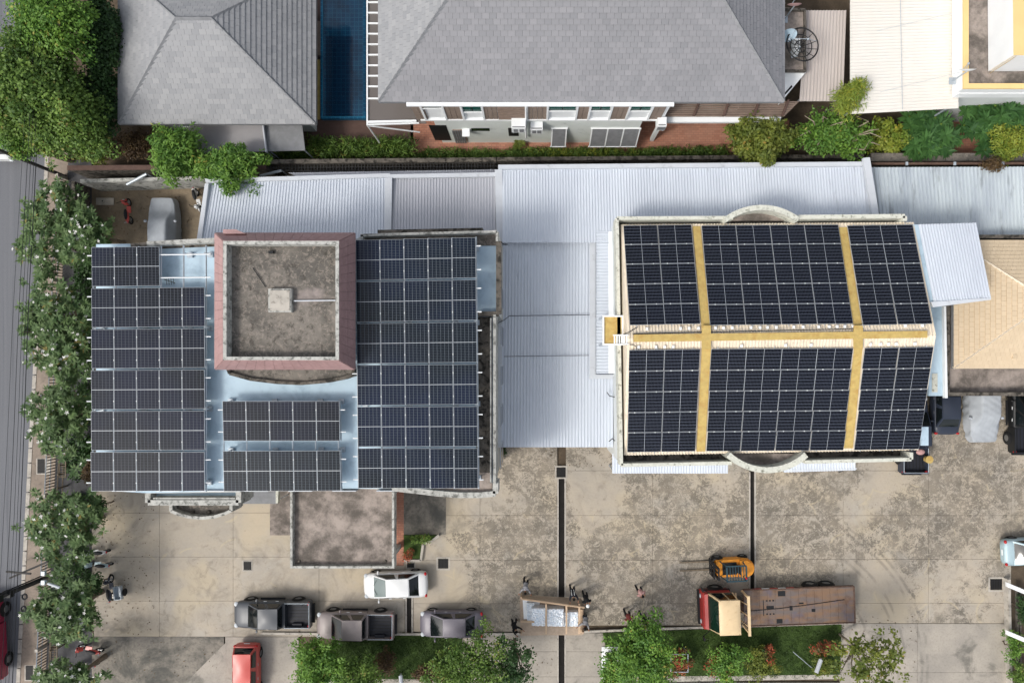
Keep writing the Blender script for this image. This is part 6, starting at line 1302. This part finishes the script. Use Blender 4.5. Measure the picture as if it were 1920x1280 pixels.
# big trees, upper left
for a in (
 ('broad bright green tree at the far left above the white van', 66,172,6.2,108,104,'leaf_mid',1,300,70,.2,.13,.75),
 ('light green tree crown at the top left corner next to the road', 108,46,6.3,84,88,'leaf_bright',2,200,70,.2,.12,.7),
 ('mid green tree over the pavement just above the leaning pole', 128,234,5.2,84,76,'leaf_mid',3,200,70,.19,.12,.65),
 ('low bright green tree spilling onto the road beside the white van', 40,258,4.6,52,42,'leaf_bright',4,80,70,.18,.11,.55),
 ('dark green tree pressed against the west eaves of the small grey roofed house', 192,70,4.6,38,86,'leaf_dark',5,150,70,.2,.13,.6),
 ('dark sparse tree in the gap left of the grey roof corner', 190,190,3.8,46,72,'leaf_dark',6,140,60,.2,.13,.55),
 ): tree(*a, thick=.2, group='big trees at the upper left')
tree('reddish brown shrub below the corner of the small grey roof', 260,272,1.8,50,32,'leaf_brown',7,60,60,.15,.08,.45, name='shrub', cat='shrub')
tree('olive shrub between the pole and the reddish shrub by the wall', 175,278,2.0,48,34,'leaf_olive',8,60,60,.16,.1,.45, name='shrub', cat='shrub')
tree('bright feathery tree hanging over the white wall of the parking lot', 330,290,4.2,52,60,'leaf_bright',9,120,60,.26,.09,.5, group='feathery trees over the wall')
tree('bright feathery tree whose branch droops over the ribbed roof', 428,312,4.2,74,40,'leaf_bright',10,110,60,.26,.09,.45, group='feathery trees over the wall')
tree('small drooping bush tip lying on the ribbed roof edge', 433,342,4.9,22,24,'leaf_bright',11,16,50,.24,.09,.3, name='shrub', cat='shrub', nb=2, thick=.05)
# hedges by the wall: one leafy mass each
def mass(name, label, cat, poly, z0, z1, n, mat, ln, wd, flat=.35, per=26, cr=.28, kind=None):
    xs = [p[0] for p in poly]; ys_ = [p[1] for p in poly]; rs = np.random.RandomState(n); cen = []
    def inside(x, y):
        s = False
        for i in range(len(poly)):
            (a,b_),(c,d) = poly[i], poly[i-1]
            if (b_ > y) != (d > y) and x < (c-a)*(y-b_)/(d-b_)+a: s = not s
        return s
    while len(cen) < n:
        x, y = rs.uniform(min(xs),max(xs)), rs.uniform(min(ys_),max(ys_))
        if inside(x, y): cen.append(tuple(P(x, y, rs.uniform(z0, z1))))
    if kind:
        o = leaves(name, None, cen, cr, per, ln, wd, mat, flat); return tag(o, label, cat, None, kind)
    t = thing(name, label, cat, P(sum(xs)/len(xs), sum(ys_)/len(ys_), 0)); leaves('foliage', t, cen, cr, per, ln, wd, mat, flat)
    b = mb('bark')
    for i in range(6): p = cen[i*len(cen)//6]; b.tube([(p[0],p[1],-.1),(p[0]+.05,p[1],max(.3,p[2]))], .03, 5)
    b.build('stem', t); return t
mass('hedge', 'dark green spiky hedge below the pool deck', 'hedge', [(580,262),(770,262),(785,292),(575,292)], .3, 1.3, 150, 'leaf_mid', .34, .06, .2, 34, .4)
mass('hedge', 'short green hedge left of the spiky hedge under the grey awnings', 'hedge', [(490,286),(580,284),(580,296),(490,298)], .2, 1.0, 46, 'leaf_mid', .3, .06, .3, 30, .35)
mass('grass_strip', 'long strip of tall grass and ferns along the terracotta terrace', 'grass', [(785,284),(1370,280),(1370,294),(785,297)], .05, .5, 380, 'leaf_mid', .26, .05, .3, 34, .3, 'stuff')
mass('grass_strip', 'yellow green patches of ferns within the grass strip by the terrace', 'grass', [(990,283),(1190,281),(1190,291),(990,293)], .2, .6, 60, 'leaf_yellow', .22, .05, .3, 30, .25, 'stuff')
for x, y, lab in ((971,270,'small round fern on the terrace under the larger air conditioner'),(1143,268,'small round fern on the terrace under the triple awning window')):
    tree(lab, x, y, .35, 12, 9, 'leaf_olive', x, 7, 50, .3, .06, .2, rz=.2, name='fern', cat='plant', nb=0, thick=.03, rosette=True)
# shrubs and trees along the wall, right
def bare(t, cen, rs):
    c = Vector(t.location)
    for i in range(14):
        a = Vector(cen[rs.randrange(len(cen))])+Vector((0,0,.3)); e = a+Vector((rs.uniform(-1,1),rs.uniform(-1,1),rs.uniform(-.3,.4))); b = mb('bark2'); b.tube([c+Vector((rs.uniform(-.3,.3),rs.uniform(-.3,.3),1.6)), a.lerp(e,.3)+Vector((0,0,.2)), e], [.05,.035,.015], 5); b.build('bare_branch', t)
tree('olive and yellow green tree overlapping the brick terrace and white gutter', 1425,264,3.6,66,50,'leaf_olive',21,140,60,.24,.12,.45)
tree('small leafy spray hanging over the white gutter below the olive tree', 1438,300,5.1,16,18,'leaf_olive',22,10,50,.22,.1,.28, name='shrub', cat='shrub', nb=2, thick=.04)
tree('tangled tree with pale bare twigs between the pergola and the cream roof', 1560,258,3.6,84,52,'leaf_bright',23,110,44,.22,.11,.45, extra=bare, hollow=.2)
tree('wispy yellow green tree with narrow leaves rising over the edge of the cream roof', 1588,192,5.4,30,40,'leaf_yellow',24,34,60,.34,.05,.5)
tree('little narrow leaved spray lying over the cream roof edge', 1612,162,6.0,16,16,'leaf_yellow',25,10,50,.34,.05,.35, name='shrub', cat='shrub', nb=2, thick=.04)
tree('low bright shrub right of the tangled tree by the mossy wall', 1668,262,2.2,46,38,'leaf_yellow',26,60,50,.2,.13,.35, name='shrub', cat='shrub')
def hearts(t, cen, rs):
    off = Vector(t.location)
    for i in range(22): p = Vector(cen[rs.randrange(len(cen))])+Vector((0,0,.18)); b = mb('leaf_yellow'); b.ball(p, (.07,.07,.05), nu=6, nv=4); b.build('leaf_heart', t)
for px, py, rx, ry, s, lab in ((1742,248,58,52,31,'deep green shrub of round leaf rosettes left of the brick gap'),(1858,232,72,56,32,'larger deep green rosette shrub in front of the yellow edged building')):
    tree(lab, px, py, 2.6, rx, ry, 'leaf_blue', s, 75, 34, .62, .17, .2, rz=.9, name='rosette_shrub', cat='shrub', rosette=True, extra=hearts, ragged=.12, hollow=.1, group='rosette shrubs')
tree('yellow green bush in the far right corner above the stained roof', 1893,270,3.2,44,34,'leaf_yellow',33,60,50,.26,.07,.4, name='shrub', cat='shrub')
tree('dry brownish creeper spilling over the wall onto the stained roof', 1862,309,4.2,22,12,'leaf_brown',34,16,50,.14,.08,.28, name='creeper', cat='plant', rz=.3, nb=2, thick=.03)
# frangipani row
def flowers(t, cen, rs):
    off = np.array(t.location); n = 46; me = None
    for i in range(n):
        p = Vector(cen[rs.randrange(len(cen))])+Vector((rs.uniform(-.2,.2),rs.uniform(-.2,.2),.3))
        if me is None:
            b = mb('petal')
            for k in range(5): a = k*2*PI/5; b.poly([(0,0,0),(.09*math.cos(a-.45),.09*math.sin(a-.45),.05),(.15*math.cos(a),.15*math.sin(a),.03),(.09*math.cos(a+.45),.09*math.sin(a+.45),.05)])
            me = b.mesh('flower')
        o = bpy.data.objects.new('flower', me); COL.objects.link(o); o.parent = t; o.location = p-Vector(t.location); o.rotation_euler = (rs.uniform(-.6,.6),rs.uniform(-.6,.6),rs.uniform(0,6)); o.scale = [rs.uniform(.4,.95)]*3
for i, (px, py, rx, ry, lab) in enumerate(((118,432,86,92,'topmost white flowering frangipani, beside the small parking lot'),(172,438,38,38,'dark edge frangipani crown reaching toward the smooth covered car'),
    (110,602,74,84,'white flowering frangipani left of the third row of solar panels'),(132,672,52,56,'frangipani squeezed between railing and the middle of the tall solar array'),(118,786,64,80,'white flowering frangipani left of the lower solar panels, above the gully'),
    (130,990,76,86,'largest frangipani below the corner of the tall solar array'),(128,1142,72,68,'frangipani with many white flowers above the sidecar motorbike'),(135,1272,68,40,'frangipani crown cut off by the bottom edge of the photo'))):
    tree(lab, px, py, 3.4, rx, ry, 'leaf_frang', 40+i, int(rx*ry/24), 22, .34, .10, .2, rz=1.5, rosette=True, name='frangipani_tree', bark='bark', thick=.16, group='frangipani trees along the railing', extra=flowers, hollow=.15, ragged=.3, nb=14)
for x, y, rx, ry, s, lab in ((185,948,22,26,61,'clipped dark green bush at the corner below the tall solar array'),(178,1090,20,22,62,'dark green bush under the frangipani above the blue motorbike'),(168,885,7,22,63,'reddish bush tucked beside the tall solar array edge')):
    tree(lab, x, y, 1.6, rx, ry, 'leaf_brown' if s == 63 else 'leaf_dark', s, 34, 60, .14, .08, .32, name='shrub', cat='shrub', nb=3, thick=.06)
mass('hedge', 'dark low hedge under the frangipani trees along the office wall', 'hedge', [(140,455),(174,455),(174,900),(126,900)], .1, .8, 230, 'leaf_dark', .2, .12, .4, 30, .3)
mass('hedge', 'dark low hedge under the frangipani trees beside the parked motorbikes', 'hedge', [(128,925),(170,925),(168,1190),(122,1190)], .1, .6, 90, 'leaf_dark', .2, .12, .4, 30, .3)
# southern lawns: trees and clipped shrubs
for a in (
 ('bright feathery tree at the left end of the lawn beside the red hatchback', 600,1246,2.8,56,62,'leaf_bright',71,110,60,.22,.1,.42),
 ('dull green tree behind the silver pickup, second on the left lawn', 668,1266,2.8,52,54,'leaf_mid',72,90,60,.15,.1,.42),
 ('wide grey green tree under the tail of the grey sedan', 884,1250,3.6,86,70,'leaf_mid',73,170,60,.15,.1,.5),
 ('thin dull green tree at the right end of the left lawn', 962,1244,3.8,42,56,'leaf_dark',74,46,44,.17,.11,.38),
 ('round bright green tree left of the steel plant frame', 1200,1228,3.8,74,70,'leaf_bright',75,160,62,.18,.11,.5),
 ('loose bright tree by the white path at the bottom', 1150,1262,3.0,40,34,'leaf_bright',76,40,50,.18,.11,.42),
 ('light open tree with visible branches over the bottom right concrete', 1630,1238,4.2,74,70,'leaf_olive',77,80,22,.24,.15,.34),
 ('small bright tree between the truck cab and the round red shrub', 1360,1240,2.2,38,44,'leaf_bright',78,50,50,.18,.1,.35),
 ): tree(*a, thick=.11, bark='bark2' if 'visible' in a[0] else 'bark', hollow=.2, ragged=.4)
for x, y, rx, ry, m, s, lab in ((1272,1240,30,34,'leaf_red',81,'red leaved shrub inside the square steel frame'),(1345,1242,22,32,'leaf_red',82,'red and green shrub just below the truck cab'),(1425,1240,36,42,'leaf_olive',83,'round clipped green shrub with a red crest, centre of the right lawn'),
    (1438,1222,22,20,'leaf_red',84,'red crest of leaves on the upper side of the round clipped shrub'),(1548,1212,28,16,'leaf_red',85,'flat red leaved shrub at the upper right end of the lawn'),(1540,1245,22,28,'leaf_olive',86,'olive shrub wrapped round the leaning white lamp post'),
    (722,1240,24,28,'leaf_brown',87,'brownish red shrub on the left lawn between two trees'),(800,1262,30,24,'leaf_brown',88,'brownish shrub near the short pale post'),(770,1042,13,16,'leaf_red',89,'small orange shrub in the kerbed planter'),(790,1010,26,9,'leaf_mid',90,'low green tuft along the top of the kerbed planter'),
    (1898,1210,22,34,'leaf_bright',91,'bright climbing bush on the right boundary wall'),(1912,1265,20,30,'leaf_mid',92,'green bush in the bottom right corner beyond the wall'),(1915,1140,12,36,'leaf_dark',93,'dark bush between the slanted white beams of the wall'),(942,846,6,8,'leaf_dark',94,'tiny weed tuft at the foot of the office corner')):
    tree(lab, x, y, .9 if y > 1100 else .4, rx, ry, m, s, max(6,int(rx*ry/22)), 50, .13, .08, .26, rz=.6 if y > 1100 else .3, name='shrub', cat='shrub', nb=3, thick=.04, hollow=.1)
# lawn blades
for k, px in enumerate(([(632,1192),(866,1192),(852,1272),(580,1272)], [(1132,1187),(1577,1171),(1574,1265),(1150,1278)])):
    mass('lawn_grass', ['short dark green grass of the left lawn','short dark green grass of the right lawn under the shrubs'][k], 'grass', px, .05, .10, 1500, 'blade', .12, .03, .2, 16, .3, 'stuff')

# leaf litter blown along kerbs and under the trees
cen = []; rs = np.random.RandomState(5)
for x0, x1, y0, y1, n in ((175,290,925,1190,160),(560,980,1184,1196,90),(1100,1620,1160,1184,90),(200,420,1200,1275,70),(870,1040,1195,1275,90),(1580,1720,1150,1270,110),(940,1150,842,880,40),(200,360,355,440,60)):
    for _ in range(n): cen.append(tuple(P(rs.uniform(x0,x1), rs.uniform(y0,y1), .025)))
o = leaves('leaf_litter', None, cen, .03, 1, .13, .06, 'leaf_brown', .95); tag(o, 'fallen leaves scattered over the concrete near trees and kerbs', 'leaf litter', None, 'stuff')
